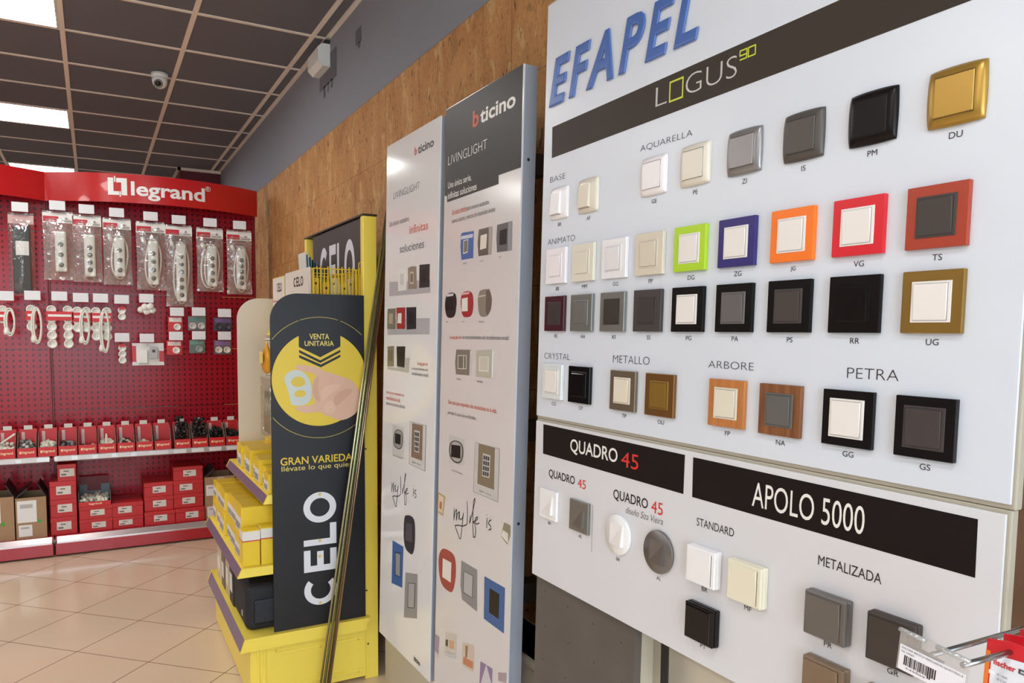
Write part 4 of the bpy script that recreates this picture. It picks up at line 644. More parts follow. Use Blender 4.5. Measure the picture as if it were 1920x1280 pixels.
def power_strip(x, ztop, w, h, ns, cordk, label):
    r = empty('packaged_power_strip', label, 'power strip', (x, 5.855, ztop), 'bagged power strips on the top hooks')
    bag(MB(), w, h, 0.042).build('bag', BAG, r)
    hc = MB().box(-w * .48, w * .48, -0.006, -0.002, -0.075, -0.012, 0); hc.box(-w * .46, w * .02, -0.0072, -0.0062, -0.070, -0.034, 1); hc.box(w * .08, w * .44, -0.0072, -0.0062, -0.066, -0.058, 2); hc.cyl((w * .25, -0.0062, -0.045), (w * .25, -0.0074, -0.045), 0.008, 12, 2)
    hc.build('header_card', [CARD_W, RED, mat((170, 160, 158), 0.5)], r)
    L_ = min(h - 0.165, 0.055 * ns + 0.10); sw = 0.066; zc = -0.115 - 0.015
    s = MB().box(-sw / 2 + 0.012, sw / 2 + 0.012, -0.024, 0.012, zc - L_, zc, 0, 0.010).build('strip_body', PLW, r)
    for q in range(ns):
        zz = zc - L_ + 0.045 + q * (L_ - 0.13) / max(1, ns - 1) * 0.98
        so = MB().lathe([(0.021, 0), (0.021, 0.0015), (0.017, 0.0015), (0.016, -0.006 + 0.007)], 20, 0); so.lathe([(0.0155, 0.0012), (0.001, 0.0014)], 20, 1)
        so.build('socket', [PLW, SOCK], s, facing((0.012, -0.0245, zz), (1, 0, 0), (0, 0, 1)))
    if cordk:
        pts = []
        for t in range(41):
            a = 2 * math.pi * t / 40
            pts.append((0.012 + (sw / 2 + 0.016 + 0.006 * math.sin(2 * a)) * math.cos(a), -0.004 + 0.008 * math.sin(a * 1.5), zc - L_ / 2 + (L_ / 2 + 0.014) * math.sin(a)))
        MB().tube(pts, 0.0055, 8).build('cord', CORD, r)
        if cordk > 1: MB().tube([(p[0] * 0.9 - 0.028, p[1] - 0.008, p[2] * 0.96 - 0.01) for p in pts], 0.0055, 8).build('cord', CORD, r)
        MB().cyl((-w * .3, -0.01, -0.11), (-w * .2, -0.012, -0.155), 0.013, 10).build('plug', PLW, r)
    return r
ps = [(-0.183, 2.262, .182, .448, 3, 0, 'bagged white power strip with three sockets, leftmost of the seven in the top row'),
      (-0.017, 2.252, .175, .445, 4, 0, 'bagged white power strip without a loop of cord, second of seven in the top row'),
      (0.160, 2.244, .178, .450, 3, 1, 'bagged power strip with a looped cord, third of seven in the top row'),
      (0.367, 2.236, .190, .470, 4, 1, 'bagged power strip with a looped cord below the middle of the sign, fourth of seven'),
      (0.545, 2.226, .182, .570, 6, 1, 'longest bagged power strip, with six sockets'),
      (0.750, 2.222, .185, .455, 4, 2, 'bagged power strip with a double loop of cord, second from the right'),
      (0.950, 2.218, .180, .465, 5, 1, 'bagged power strip at the right end of the top row')]
for p in ps: power_strip(*p); hook(br_, p[0], p[1] - 0.012)
bk = empty('packaged_sleeve', 'long black sleeve in a clear bag on the left red panel', 'cable sleeve', (-0.389, 5.855, 2.235))
bag(MB(), 0.15, 0.53, 0.045).build('bag', film((.97, .97, .97), .10, .16, .05, (225, 222, 215), .8, 14), bk)
MB().box(-0.05, 0.05, -0.010, 0.010, -0.515, -0.085, 0, 0.008).build('sleeve', mat((36, 40, 44), 0.5, bump=0.3, bscale=40), bk)
MB().box(-0.032, 0.04, -0.0125, -0.0105, -0.27, -0.18).build('label', CARD_W, bk)
MB().box(-0.07, 0.07, -0.004, 0, -0.07, -0.015).build('header_card', mat((206, 170, 165), 0.5), bk)
hook(bl_, -0.389, 2.223)
# --- loose extension leads and adapters on the second row
def round_socket(mb, x, y, z, r=0.026, m=0, m2=1):
    M = facing((x, y, z), (1, 0, 0), (0, 0, 1))
    mb.lathe([(r, -0.02), (r, 0.002), (r - 0.003, 0.005), (r - 0.007, 0.005), (r - 0.008, 0.001), (0.001, 0.001)], 20, m, M)
    mb.box(-0.009, -0.004, -0.002, 0.002, 0.0012, 0.0018, m2, M=M).box(0.004, 0.009, -0.002, 0.002, 0.0012, 0.0018, m2, M=M)
def lead(x, ztop, cols, n, label, cord=True, name='extension_lead'):
    """socket blocks hanging in columns with a red sleeve and a bundle of cord"""
    r = empty(name, label, 'extension lead', (x, 5.845, ztop), 'extension leads on the second row')
    for dx in cols:
        s = MB()
        for q in range(n): round_socket(s, dx, -0.016 - 0.004 * (q % 2), -0.055 - q * 0.056, 0.029)
        s.box(dx - 0.021, dx + 0.021, -0.012, 0.012, -0.055 - (n - 1) * 0.056 - 0.022, -0.033, 0, 0.008)
        s.build('socket_block', [PLW, SOCK], r)
    MB().box(cols[0] - 0.031, cols[-1] + 0.031, -0.0275, -0.026, -0.125, -0.065, 0, 0.0005).box(cols[0] - 0.02, cols[-1] + 0.02, -0.0287, -0.0277, -0.10, -0.085, 1).build('red_sleeve', [mat((202, 32, 34), 0.45), CARD_W], r)
    if cord:
        hh = n * 0.056 + 0.05; pts = []
        for t in range(49):
            a = 4 * math.pi * t / 48
            pts.append((0.02 + (0.024 + 0.006 * math.sin(a / 2)) * math.cos(a), -0.036 - 0.004 * (t / 48), -0.05 - hh / 2 + (hh / 2 + 0.01 * math.sin(a / 2)) * math.sin(a)))
        MB().tube(pts, 0.0055, 8).build('cord', CORD, r)
        MB().lathe([(0.017, 0), (0.019, 0.02), (0.012, 0.045), (0.006, 0.05)], 14, 0, facing((0.0, -0.03, -0.05 - hh), (1, 0, 0), (0, 1, 0))).build('plug', PLW, r)
    return r
for x, zt, cols, n, cd, lb, bay_ in ((-0.484, 1.665, (-0.02,), 2, True, 'white extension lead with red sleeve at the left picture edge', bl_), (-0.338, 1.672, (-0.01,), 3, True, 'white extension lead with red sleeve hanging beside the seam of the red bays', bl_),
                                     (-0.188, 1.672, (-0.048, 0.045), 5, False, 'pair of long white socket blocks with red sleeves, longest on the second row', br_), (-0.066, 1.666, (-0.022, 0.03), 3, True, 'white extension lead with red sleeve right of the long pair', br_),
                                     (0.050, 1.666, (-0.03, 0.035), 4, True, 'white extension lead with hanging cord, fifth on the second row', br_)):
    lead(x, zt, cols, n, lb, cd); hook(bay_, x, zt - 0.01)
def adapter(x, zt, n, label):
    r = empty('socket_adapter', label, 'adapter', (x, 5.845, zt), 'white socket adapters'); s = MB()
    for q in range(n): round_socket(s, 0, -0.015, -0.035 - q * 0.042, 0.025)
    s.build('socket_block', [PLW, SOCK], r)
    MB().box(-0.018, 0.018, -0.0215, -0.020, -0.028, -0.010).build('red_sticker', mat((200, 34, 34), 0.45), r)
    return r
adapter(0.176, 1.655, 2, 'white two-socket adapter on the upper small hook'); hook(br_, 0.176, 1.650)
adapter(0.172, 1.40, 3, 'white three-socket adapter on the lower small hook'); hook(br_, 0.172, 1.392)
dz = MB(); wa = empty('plug_adapters', 'small cluster of plain white plug adapters on one hook', 'adapter', (0.328, 5.845, 1.672))
for i, (x, z) in enumerate(((-0.035, -0.045), (0.0, -0.058), (0.036, -0.048), (-0.012, -0.025), (0.022, -0.022))):
    MB().lathe([(0.012, -0.02), (0.021, -0.012), (0.023, 0.01), (0.018, 0.018), (0.001, 0.019)], 14, 0, facing((x, -0.012 - .004 * i, z), (1, 0.2, 0), (0, 0.3, 1))).build('adapter_body', PLW, wa)
hook(br_, 0.328, 1.662)
def blister(x, zt, w, h, cols, label):
    r = empty('blister_pack', label, 'blister pack', (x, 5.845, zt), 'small blister packs on the red panel')
    MB().box(-w / 2, w / 2, -0.003, 0.001, -h, 0, 0, 0.001).build('card', mat(cols[0], 0.45), r)
    MB().box(-w * .42, w * .42, -0.004, -0.0032, -h * .35, -h * .08).build('label', mat(cols[1], 0.45), r)
    for i, dx in enumerate((-0.24, 0.24) if w > 0.11 else (0.12,)):
        s = MB(); round_socket(s, w * dx, -0.022, -h * .68, min(0.024, h * .26)); s.build('contents', [mat(cols[2], 0.4), SOCK], r)
    return r
for x, zt, w, h, cols, lb in ((.51, 1.585, .095, .108, ((196, 36, 34), (228, 220, 214), (236, 232, 226)), 'red and white pack with a round white socket, upper one of two'), (.652, 1.588, .118, .100, ((120, 120, 116), (90, 130, 122), (196, 192, 188)), 'pack with a green header and two grey pieces, upper one of two'),
                              (.826, 1.582, .125, .098, ((70, 58, 76), (112, 84, 138), (58, 54, 60)), 'purple and black pack with dark pieces, upper right'), (.50, 1.415, .10, .10, ((200, 40, 38), (226, 210, 204), (236, 232, 226)), 'red and white pack with a round white socket, lower one of two'),
                              (.650, 1.420, .105, .095, ((96, 110, 104), (110, 150, 136), (160, 164, 158)), 'pack with a green header and grey pieces, lower one of two'), (.823, 1.418, .118, .102, ((108, 90, 104), (140, 104, 150), (222, 214, 200)), 'purple and white pack with two cream discs, lower right')):
    blister(x, zt, w, h, cols, lb); hook(br_, x + 0.01, zt - 0.012)
gp = empty('blister_pack', 'wide white pack with red sides holding a grey thermostat', 'blister pack', (0.332, 5.845, 1.398), 'small blister packs on the red panel')
MB().box(-0.1, 0.1, -0.003, 0.001, -0.155, 0, 0, 0.001).build('card', mat((226, 222, 220), 0.45), gp)
MB().box(-0.1, -0.075, -0.0042, -0.0032, -0.13, -0.02, 0).box(0.07, 0.1, -0.0042, -0.0032, -0.13, -0.055, 0).build('red_print', RED, gp)
MB().box(-0.066, -0.004, -0.024, -0.0032, -0.14, -0.045, 0, 0.005).box(0.008, 0.062, -0.02, -0.0032, -0.11, -0.03, 1, 0.004).box(0.024, 0.044, -0.0215, -0.0205, -0.065, -0.045, 2).build('contents', [PLW, mat((176, 174, 176), 0.4), mat((60, 50, 50), 0.4)], gp)
hook(br_, 0.325, 1.388)
# --- cardboard dispenser bins on the shelf
BINR = mat((206, 28, 32), 0.4); BING = mat((150, 134, 118), 0.7)
cols = [((226, 220, 206),), ((140, 140, 136), (70, 66, 64), (210, 206, 200)), ((226, 222, 206),), ((130, 130, 128), (60, 56, 56)), ((50, 44, 46), (200, 180, 170)), ((226, 218, 200),), ((52, 46, 46), (210, 196, 180)), ((230, 222, 206),), ((44, 36, 38),), ((22, 20, 22),), ((22, 20, 22),), ((24, 22, 24),), ((24, 22, 24),), ((30, 28, 30), (90, 90, 92))]
bl = ['first at the left picture edge, holding white plugs', 'with a heap of grey plugs, left of the seam', 'with white connectors, just left of the seam between the bays', 'with grey plugs, just right of the seam', 'nearly empty with dark pieces, second right of the seam',
      'with a pointed white piece standing up', 'with black and white pieces, fourth right of the seam', 'with a low layer of white pieces', 'nearly empty, left of the full black ones', 'heaped with black pieces, left one of the two full ones', 'heaped with black pieces, right one of the two full ones',
      'half full of black pieces, third from the right end', 'low in black pieces, second from the right end', 'at the right end, half hidden by the white display side']
hts = [.055, .07, .06, .05, .03, .05, .045, .03, .02, .15, .155, .085, .07, .13]
for i in range(14):
    x = -0.562 + i * 0.1145 + (0.012 if i > 8 else 0); w = 0.104; fz = 0.0625
    r = empty('dispenser_bin', 'small red cardboard bin ' + bl[i], 'bin', (x, 5.752, 0.6605), 'red cardboard bins on the shelf')
    sd = [(0.0, 0.0), (0.0, fz), (0.055, fz + 0.045), (0.10, 0.155), (0.16, 0.155), (0.16, 0.0)]
    MB().prism(sd, 0, 0.002, 0, 'x').prism(sd, w - 0.002, w, 0, 'x').build('sides', BING, r)
    MB().box(0.0022, w - 0.0022, 0.002, 0.004, 0.0, 0.002).box(0.0022, w - 0.0022, 0.002, 0.16, 0.0, 0.002).build('bottom', BING, r)
    f = MB().box(0, w, -0.0025, -0.0002, 0, fz).build('front', BINR, r)
    t = MB().text('legrand', 'bold', 0.028, -0.004 + 0.026, w - 0.012, 0.044, 0, 0, lambda a, b_, c: (a, -0.0028, b_)); t.box(0.012, 0.024, -0.0034, -0.0028, 0.026, 0.042); t.build('brand_lettering', mat((244, 214, 170), 0.4), f)
    MB().box(0.002, w - 0.002, 0.157, 0.1592, 0.002, 0.17).build('back_card', BINR, r)
    MB().box(0.016, 0.034, 0.1555, 0.1568, 0.05, 0.15).build('brand_lettering', mat((228, 190, 186), 0.5), r)
    MB().box(0.03, 0.078, 0.1545, 0.1568, 0.165, 0.193, 0, 0.001).build('price_tab', mat((222, 214, 204), 0.5), r)
    pl = MB(); rnd = random.Random(40 + i); cc = cols[i]
    for q in range(44):
        px, py = rnd.uniform(.017, w - .017), rnd.uniform(.020, .135)
        hz = hts[i] * (0.75 + 0.6 * py / .135) * rnd.uniform(.45, 1)
        a = rnd.uniform(0, 6.28)
        u_ = Vector((math.cos(a), math.sin(a), 0)); M = facing((px, py, 0.012 + hz), u_, Vector((-math.sin(a) * .5, math.cos(a) * .5, .85)))
        k = q % len(cc)
        if q % 3: pl.lathe([(0.006, -0.014), (0.011, -0.008), (0.012, 0.006), (0.008, 0.013)], 9, k, M)
        else: pl.box(-.011, .011, -.008, .008, -.012, .012, k, 0.002, M, 1)
    if i == 5: pl.lathe([(0.008, 0), (0.013, 0.02), (0.004, 0.085)], 10, 0, loc(0.05, 0.05, 0.04))
    if i == 0: pl.box(-.006, .006, -.05, .05, -.006, .006, 0, .002, facing((0.06, 0.08, 0.12), (0, 1, 0), (0.8, 0, 0.6)))
    o = pl.build('plug_pile', [mat(c, 0.45) for c in cc], None, loc(x, 5.752, 0.6605))
    tag(o, 'loose plugs and connectors heaped in the red bin ' + bl[i].split(',')[0] if i not in (9, 10) else 'tall heap of black plugs in the ' + ('left' if i == 9 else 'right') + ' one of the two fullest bins', 'plugs', 'loose plugs in the red bins', 'stuff')
# --- boxes on the base shelf
KRAFT = mat((168, 134, 100), 0.7, var=0.08, vscale=14); LAB = mat((222, 214, 204), 0.5); LABT = mat((120, 110, 106), 0.5); BASEZ = 0.1255
BXR = mat((194, 34, 36), 0.42)
def red_box(x0, x1, z, h, label, y=5.79, d=0.28, lx=0.5, ly=0.5):
    r = empty('red_carton', label, 'box', ((x0 + x1) / 2, y, z), 'red cartons on the bottom shelf'); w = x1 - x0
    MB().box(-w / 2, w / 2, 0, d, 0, h * 0.70, 0, 0.002).build('body', BXR, r)
    MB().box(-w / 2 - .001, w / 2 + .001, -0.001, d, h * 0.70 + 0.0005, h, 0, 0.002).build('lid', BXR, r)
    cx = -w / 2 + w * lx; cz = h * ly; l = MB().box(cx - .042, cx + .042, -0.0026, -0.0012, cz - h * .23, cz + h * .23, 0)
    l.box(cx - .035, cx - .005, -0.0032, -0.0027, cz - h * .16, cz - h * .06, 1).box(cx - .02, cx + .01, -0.0032, -0.0027, cz + h * .05, cz + h * .12, 1)
    l.build('label', [LAB, LABT], r); return r
z = BASEZ
for k, h in enumerate((.117, .117, .122)):
    red_box(-0.279, -0.127, z, h, 'red carton in the stack right of the seam, ' + ('bottom one', 'second from the bottom', 'third from the bottom')[k], lx=(.5, .55, .52)[k]); z += h + 0.0006
red_box(-0.232, -0.125, z, .112, 'small red carton on top of the stack right of the seam', lx=.52)
z = BASEZ
for k, h in enumerate((.085, .085)):
    red_box(-0.114, 0.082, z, h, 'glossy red carton under the open tray, ' + ('lower', 'upper') [k] + ' one', y=5.785, lx=(.58, .55)[k]); z += h + 0.0006
tr = empty('open_tray', 'open grey carton tray with a red front full of white pieces', 'tray', (-0.02, 5.79, z), None)
MB().box(-.095, .095, -.002, 0, 0, .032, 0).build('front', BINR, tr)
MB().text('legrand', 'bold', -.035, .008, .04, .024, 0, 0, lambda a, b_, c: (a, -0.0026, b_)).build('brand_lettering', mat((244, 222, 190), .4), tr)
TG = mat((120, 132, 138), 0.6)
MB().box(-.095, -.093, 0, .26, 0, .10).box(.093, .095, 0, .26, 0, .10).box(-.093, -.045, .255, .26, 0, .105).box(.04, .093, .255, .26, 0, .105).box(-.045, .04, .255, .26, 0, .06).box(-.093, .093, 0, .26, 0, .002).build('tray_body', TG, tr)
MB().box(-.093, .093, .262, .264, 0, .16).build('back_card', mat((120, 18, 26), .45), tr)
pl = MB(); rnd = random.Random(5)
for q in range(90):
    M = facing((rnd.uniform(-.08, .08), rnd.uniform(.015, .24), rnd.uniform(.015, .048)), (rnd.uniform(-1, 1), rnd.uniform(-1, 1), .1), (0, .1, 1))
    pl.lathe([(0.006, -0.012), (0.012, -0.006), (0.012, 0.006), (0.007, 0.012)], 9, 0, M)
tag(pl.build('plug_pile', mat((226, 220, 200), .45), None, loc(-0.02, 5.79, z)), 'white plastic pieces filling the open grey tray', 'plugs', None, 'stuff')
z = BASEZ
red_box(0.084, 0.272, z, .078, 'bright red carton under the pink-lidded one, between the tray pile and the dark red stacks', lx=.42); z += .0786
red_box(0.078, 0.273, z, .098, 'red carton with a pale lid edge, beside the open tray pile', lx=.42)
z = BASEZ
red_box(0.279, 0.474, z, .095, 'wide red carton at the bottom of the dark left stack', y=5.775, lx=.52); z += .0956
for k in range(2): red_box(0.281, 0.467, z, .100, 'dark red carton in the shorter stack of three, ' + ('middle', 'top')[k] + ' one', y=5.80, lx=.52); z += .1006
z = BASEZ
red_box(0.477, 0.670, z, .098, 'wide red carton at the bottom of the tall stack beside the cardboard', y=5.775, lx=.56); z += .0986
for k in range(3): red_box(0.470, 0.665, z, (.098, .098, .098)[k], 'dark red carton in the tall stack of four, ' + ('second from the bottom', 'third from the bottom', 'topmost one')[k], y=5.80, lx=(.5, .42, .55)[k]); z += .0986
def carton(x0, x1, z, h, label, y, flaps, labs, d=.26):
    r = empty('cardboard_box', label, 'box', ((x0 + x1) / 2, y, z), 'cardboard boxes on the bottom shelf'); w = x1 - x0; hw = w / 2; t = .004
    MB().box(-hw, hw, 0, t, 0, h).box(-hw, hw, d - t, d, 0, h).box(-hw, -hw + t, t, d - t, 0, h).box(hw - t, hw, t, d - t, 0, h).box(-hw + t, hw - t, t, d - t, 0, t).build('body', KRAFT, r)
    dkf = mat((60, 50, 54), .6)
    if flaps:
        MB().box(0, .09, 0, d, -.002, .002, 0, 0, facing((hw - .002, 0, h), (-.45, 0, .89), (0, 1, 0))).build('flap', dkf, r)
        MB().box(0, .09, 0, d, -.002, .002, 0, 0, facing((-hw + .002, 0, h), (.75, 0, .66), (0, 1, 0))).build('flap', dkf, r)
    else: MB().box(-hw, hw, 0, d, h + .0005, h + .004).build('lid', KRAFT, r)
    lb_ = MB()
    for (a, b_, c, e) in labs:
        lb_.box(-hw + w * a, -hw + w * b_, -.0016, -.0004, h * c, h * e, 0)
        lb_.box(-hw + w * (a + (b_ - a) * .15), -hw + w * (a + (b_ - a) * .8), -.0022, -.0017, h * (c + (e - c) * .66), h * (c + (e - c) * .84), 1)
    lb_.build('label', [CARD_W, mat((188, 182, 178), .5)], r)
    return r
c1_ = carton(-0.640, -0.478, BASEZ, .285, 'open cardboard box cut by the left picture edge', 5.77, True, ((.1, .55, .42, .93),))
c2_ = carton(-0.470, -0.300, BASEZ, .270, 'open cardboard box with two paper labels, left of the seam', 5.77, True, ((.05, .68, .40, .93), (.08, .52, .06, .34)))
for r_, x in ((c1_, .02), (c2_, .045)):
    g_ = MB(); g_.disc(x, .11, .013, 0, 0, 14); g_.v = [(a, -.0008, b_) for a, b_, c in g_.v]; g_.f = [f[::-1] for f in g_.f]; g_.build('green_dot', mat((84, 160, 52), .5), r_)
carton(0.676, 0.884, BASEZ, .150, 'lower closed cardboard box beside the yellow display', 5.79, False, ((.06, .5, .12, .6),))
c4_ = carton(0.676, 0.884, BASEZ + .1545, .150, 'upper open cardboard box beside the yellow display', 5.79, True, ((.04, .46, .10, .62),))
MB().box(-.02, .03, -.0012, -.0003, .06, .15).build('tape', mat((196, 172, 146), .25), c4_)
# ---------------------------------------------------------------- yellow display stand
YEL = mat((250, 224, 92), 0.32, 0, .55); YEL2 = mat((214, 186, 56), 0.35); PURP = mat((120, 104, 128), .3)
CY0, CY1 = 3.07, 4.04
st = empty('yellow_display_stand', 'yellow shop display stand with a black side panel and four shelves', 'display stand', (0, 0, 0))
MB().box(.987, 1.046, CY0, CY0 + .035, 0, 1.972, 0, .003).build('post', YEL, st)
MB().box(.987, 1.046, CY1 - .02, CY1 + .015, 0, 1.972, 0, .003).build('post', YEL, st)
MB().box(.985, 1.048, CY0 - .002, CY1 + .017, 1.973, 1.980).build('top_cap', mat((40, 32, 26), .5), st)
sc_ = MB()
for x, z in ((.994, .39), (.990, .263), (.982, .155), (1.0, .155), (.994, 1.0)): sc_.cyl((x, CY0 - .0015, z), (x, CY0 + .001, z), .004, 10)
sc_.build('screws', mat((90, 76, 30), .4, .6), st)
MB().box(1.005, 1.025, CY0 + .036, CY1 - .021, .03, 1.74).build('back_panel', YEL2, st)
hd = MB().box(.995, 1.03, CY0 + .036, CY1 - .13, 1.741, 1.969).build('header_panel', mat((52, 46, 44), .5), st)
def LET(mb, M, m=0):
    """C E L O in a frame where the word runs along x, letter height 1"""
    q = MB()
    q.disc(.5, .5, .5, 0, 0, 40, .30, math.radians(48), math.radians(312))
    x = 1.12
    for (a, b_, c, d) in ((0, .2, 0, 1), (.2, .72, 0, .2), (.2, .66, .40, .60), (.2, .72, .80, 1)): q.add([(x + a, c, 0), (x + b_, c, 0), (x + b_, d, 0), (x + a, d, 0)], [(0, 1, 2, 3)])
    x = 1.98
    for (a, b_, c, d) in ((0, .2, 0, 1), (.2, .70, 0, .2)): q.add([(x + a, c, 0), (x + b_, c, 0), (x + b_, d, 0), (x + a, d, 0)], [(0, 1, 2, 3)])
    q.disc(3.22, .5, .5, 0, 0, 40, .30)
    mb.add([M @ Vector(v) for v in q.v], q.f, m); return mb
OFFW = mat((232, 232, 240), .4)
M = facing((.9945, 3.78, 1.665), (0, -1, 0), (0, 0, 1)); LET(MB(), M @ Matrix.Diagonal((.154, .232, 1, 1))).build('brand_lettering', OFFW, hd)
# base and shelves
bs = MB(); bs.box(.512, .986, CY0 - .010, CY1, .02, .232, 0, .002)
for (x0, x1, z0, z1) in ((.62, .97, .045, .06), (.62, .97, .185, .20)): bs.box(x0, x1, CY0 - .014, CY0 - .009, z0, z1, 0, .002)
for x in (.535, .56): bs.box(x, x + .012, CY0 - .015, CY0 - .009, .02, .228, 0, .002)
for x, z in ((.61, .205), (.61, .05), (.79, .19), (.79, .05), (.95, .19), (.95, .05)): bs.cyl((x, CY0 - .015, z), (x, CY0 - .009, z), .006, 10)
bs.build('base', YEL, st)
def shelf(xf, z, y0, y1, th, strip, nm='shelf'):
    s = MB().prism([(xf, z - th), (xf + .018, z), (1.0, z), (1.0, z - .02), (xf + .03, z - .02), (xf + .012, z - th)], y0, y1, 0, 'y')
    s.prism([(xf, z - th), (xf + .018, z), (.985, z), (.985, z - th)], y0 - .0015, y0, 0, 'y')
    o = s.build(nm, YEL, st)
    if strip: MB().add([(xf - .0006, y0 + .01, z - th + .002), (xf + .0164, y0 + .01, z - .002), (xf + .0164, y1 - .02, z - .002), (xf - .0006, y1 - .02, z - th + .002)], [(0, 1, 2, 3)]).build('price_strip', PURP, o)
    tl = MB(); y = y0 + .06
    return o
shelf(.472, .283, CY0 - .035, CY1 - .02, .052, True); shelf(.470, .557, CY0 - .004, CY1, .036, True); shelf(.574, .840, CY0 + .004, CY1, .036, True); shelf(.78, 1.500, CY0 + .004, CY1, .03, False)
# black side panel with printed graphics (faces the viewer)
o_ = [(.6065, .270), (.986, .270), (.986, 1.643)]
cx_, cz_, cr_ = .715, 1.535, .108
arcp = [(cx_ + cr_ * math.cos(math.radians(a)), cz_ + cr_ * math.sin(math.radians(a))) for a in range(90, 181, 9)]
sd = MB().prism(o_ + arcp, CY0 - .012, CY0 - .006, 0, 'y').build('side_panel', mat((24, 24, 31), .45), st)
YF = CY0 - .0122
MF = facing((0, YF, 0), (1, 0, 0), (0, 0, 1))
K = T['celo']; px0, px1 = .6075, .985
def clipx(pts): return [(min(max(p[0], px0), px1), p[1]) for p in pts]
dcx = (K['disc'][0][0] + K['disc'][1][0]) / 2; dr = .1925; dcz = K['disc'][2][1] + dr
disc = clipx([(dcx + dr * math.cos(2 * math.pi * i / 72), dcz + dr * math.sin(2 * math.pi * i / 72)) for i in range(72)])
g = MB().poly(disc, .0002); g.build('printed_disc', mat((232, 202, 70), .4), sd, MF)
rt_, rb = K['ring'][0][1], K['ring'][1][1]; rr = (rt_ - rb) / 2; rz = (rt_ + rb) / 2
seg = []
for s0, s1 in ((-180, 180),):
    run = []
    for a in range(-180, 181, 3):
        p = (dcx + rr * math.cos(math.radians(a)), rz + rr * math.sin(math.radians(a)))
        if px0 + .001 < p[0] < px1 - .001: run.append(p)
        else:
            if len(run) > 1: seg.append(run)
            run = []
    if len(run) > 1: seg.append(run)
g = MB()
for s in seg: g.ribbon(s, .0022, .0003)
g.build('printed_ring', mat((206, 186, 96), .4), sd, MF)
MB().poly(K['arrow'], .0004).build('printed_arrow', mat((24, 24, 31), .45), sd, MF)
g = MB()
for c in K['chev']: g.poly(c, .0005)
g.build('printed_chevrons', mat((24, 24, 31), .45), sd, MF)
for (t, sty, c, x0, z0, x1, z1) in K['text']: MB().text(t, sty, x0, z0, x1, z1, .0006).build('lettering', cm[c], sd, MF)
g = MB().poly(clipx(smooth_outline(K['hand'], 1)), .0006, 0)
for i, c in enumerate(K['fingers']): g.poly(clipx(smooth_outline(c)), .0008 + .0001 * i, 1 + i % 2)
g.build('printed_hand', [mat((226, 184, 160), .5), mat((216, 170, 146), .5), mat((231, 192, 170), .5)], sd, MF)
g = MB().poly(smooth_outline(K['clip']), .0012, 0)
for c in K['holes']: g.poly(smooth_outline(c), .0014, 1)
g.build('printed_clip', [mat((206, 214, 210), .5), mat((226, 198, 80), .5)], sd, MF)
lt = K['letters']; lx0, lx1 = .7275, .8625; H_ = lx1 - lx0
# word runs upwards: local x -> +z, local y -> -x
Lm = MB(); zc0, zc1 = lt[0][1], lt[7][1]
Lw = 3.72; LET(Lm, Matrix(((0, -H_, 0, lx1), ((zc1 - zc0) / Lw, 0, 0, zc0), (0, 0, 1, .0006), (0, 0, 0, 1))))
for x, z in K['dots']: Lm.disc(x, z, .0065, .0009, 1, 14)
Lm.build('brand_lettering', [OFFW, mat((228, 196, 110), .4)], sd, MF)
# white far side panel
arcp2 = [(.75 + .108 * math.cos(math.radians(a)), 1.55 + .108 * math.sin(math.radians(a))) for a in range(90, 181, 9)]
MB().prism([(.642, .29), (.986, .29), (.986, 1.658)] + arcp2, CY1 + .016, CY1 + .024, 0, 'y').build('side_panel', mat((228, 216, 200), .45), st)
# --- goods on the stand
YBX = mat((236, 200, 44), .38); WBX = mat((230, 226, 218), .45); DKT = mat((52, 46, 44), .5)
def ybox(x, y, z, sx, sy, sz, label, grp, kind=0):
    r = empty('yellow_carton', label, 'box', (x, y, z), grp)
    MB().box(0, sx, 0, sy, 0, sz, 0, .0015).build('body', YBX, r)
    if kind == 0:
        MB().box(-.0012, -.0003, .006, sy - .006, sz * .1, sz * .62, 0).box(-.0018, -.0013, .014, sy - .014, sz * .16, sz * .42, 1).build('label', [WBX, mat((150, 148, 152), .5)], r)
        MB().box(.01, sx - .01, .012, sy - .012, sz + .0002, sz + .001).build('top_print', mat((206, 172, 40), .45), r)
    else:
        MB().box(-.0008, sx + .0008, -.0008, sy + .0008, sz * .72, sz * .97).build('white_band', WBX, r)
        MB().box(-.0012, sx + .0012, -.0012, sy + .0012, sz * .69, sz * .72).build('red_line', mat((196, 60, 50), .5), r)
    return r
G1, G2 = 'small yellow cartons on the upper shelf of the yellow stand', 'yellow cartons on the middle shelf of the yellow stand'
rnd = random.Random(3); y = CY0 + .03
for k in range(8):
    sy = (.10, .095, .11, .10, .12, .105, .11, .10)[k]; h = (.075, .085, .105, .10, .115, .11, .105, .10)[k]
    ybox(.600 + (.012 if k % 2 else 0), y, .8405, .13, sy - .006, h, 'small yellow and white carton on the upper yellow shelf, ' + ('nearest the black panel', 'second from the black panel', 'third from the black panel', 'fourth from the black panel', 'fifth from the black panel', 'third from the white panel', 'second from the white panel', 'nearest the white panel')[k], G1); y += sy
for k in range(7):
    ybox(.76, CY0 + .03 + k * .13, .8405, .12, .12, .115 + .01 * (k % 2), 'yellow carton in the rear row on the upper yellow shelf, partly hidden', G1)
ybox(.496, CY0 + .02, .5575, .066, .075, .145, 'yellow carton with a white band standing at the near left corner of the middle shelf', G2, 1)
ybox(.566, CY0 + .02, .5575, .066, .075, .150, 'yellow carton with a white band right of the corner one, half behind the black panel', G2, 1)
ybox(.640, CY0 + .02, .5575, .10, .075, .150, 'yellow carton with a white band wholly behind the black panel', G2, 1)
y = CY0 + .10
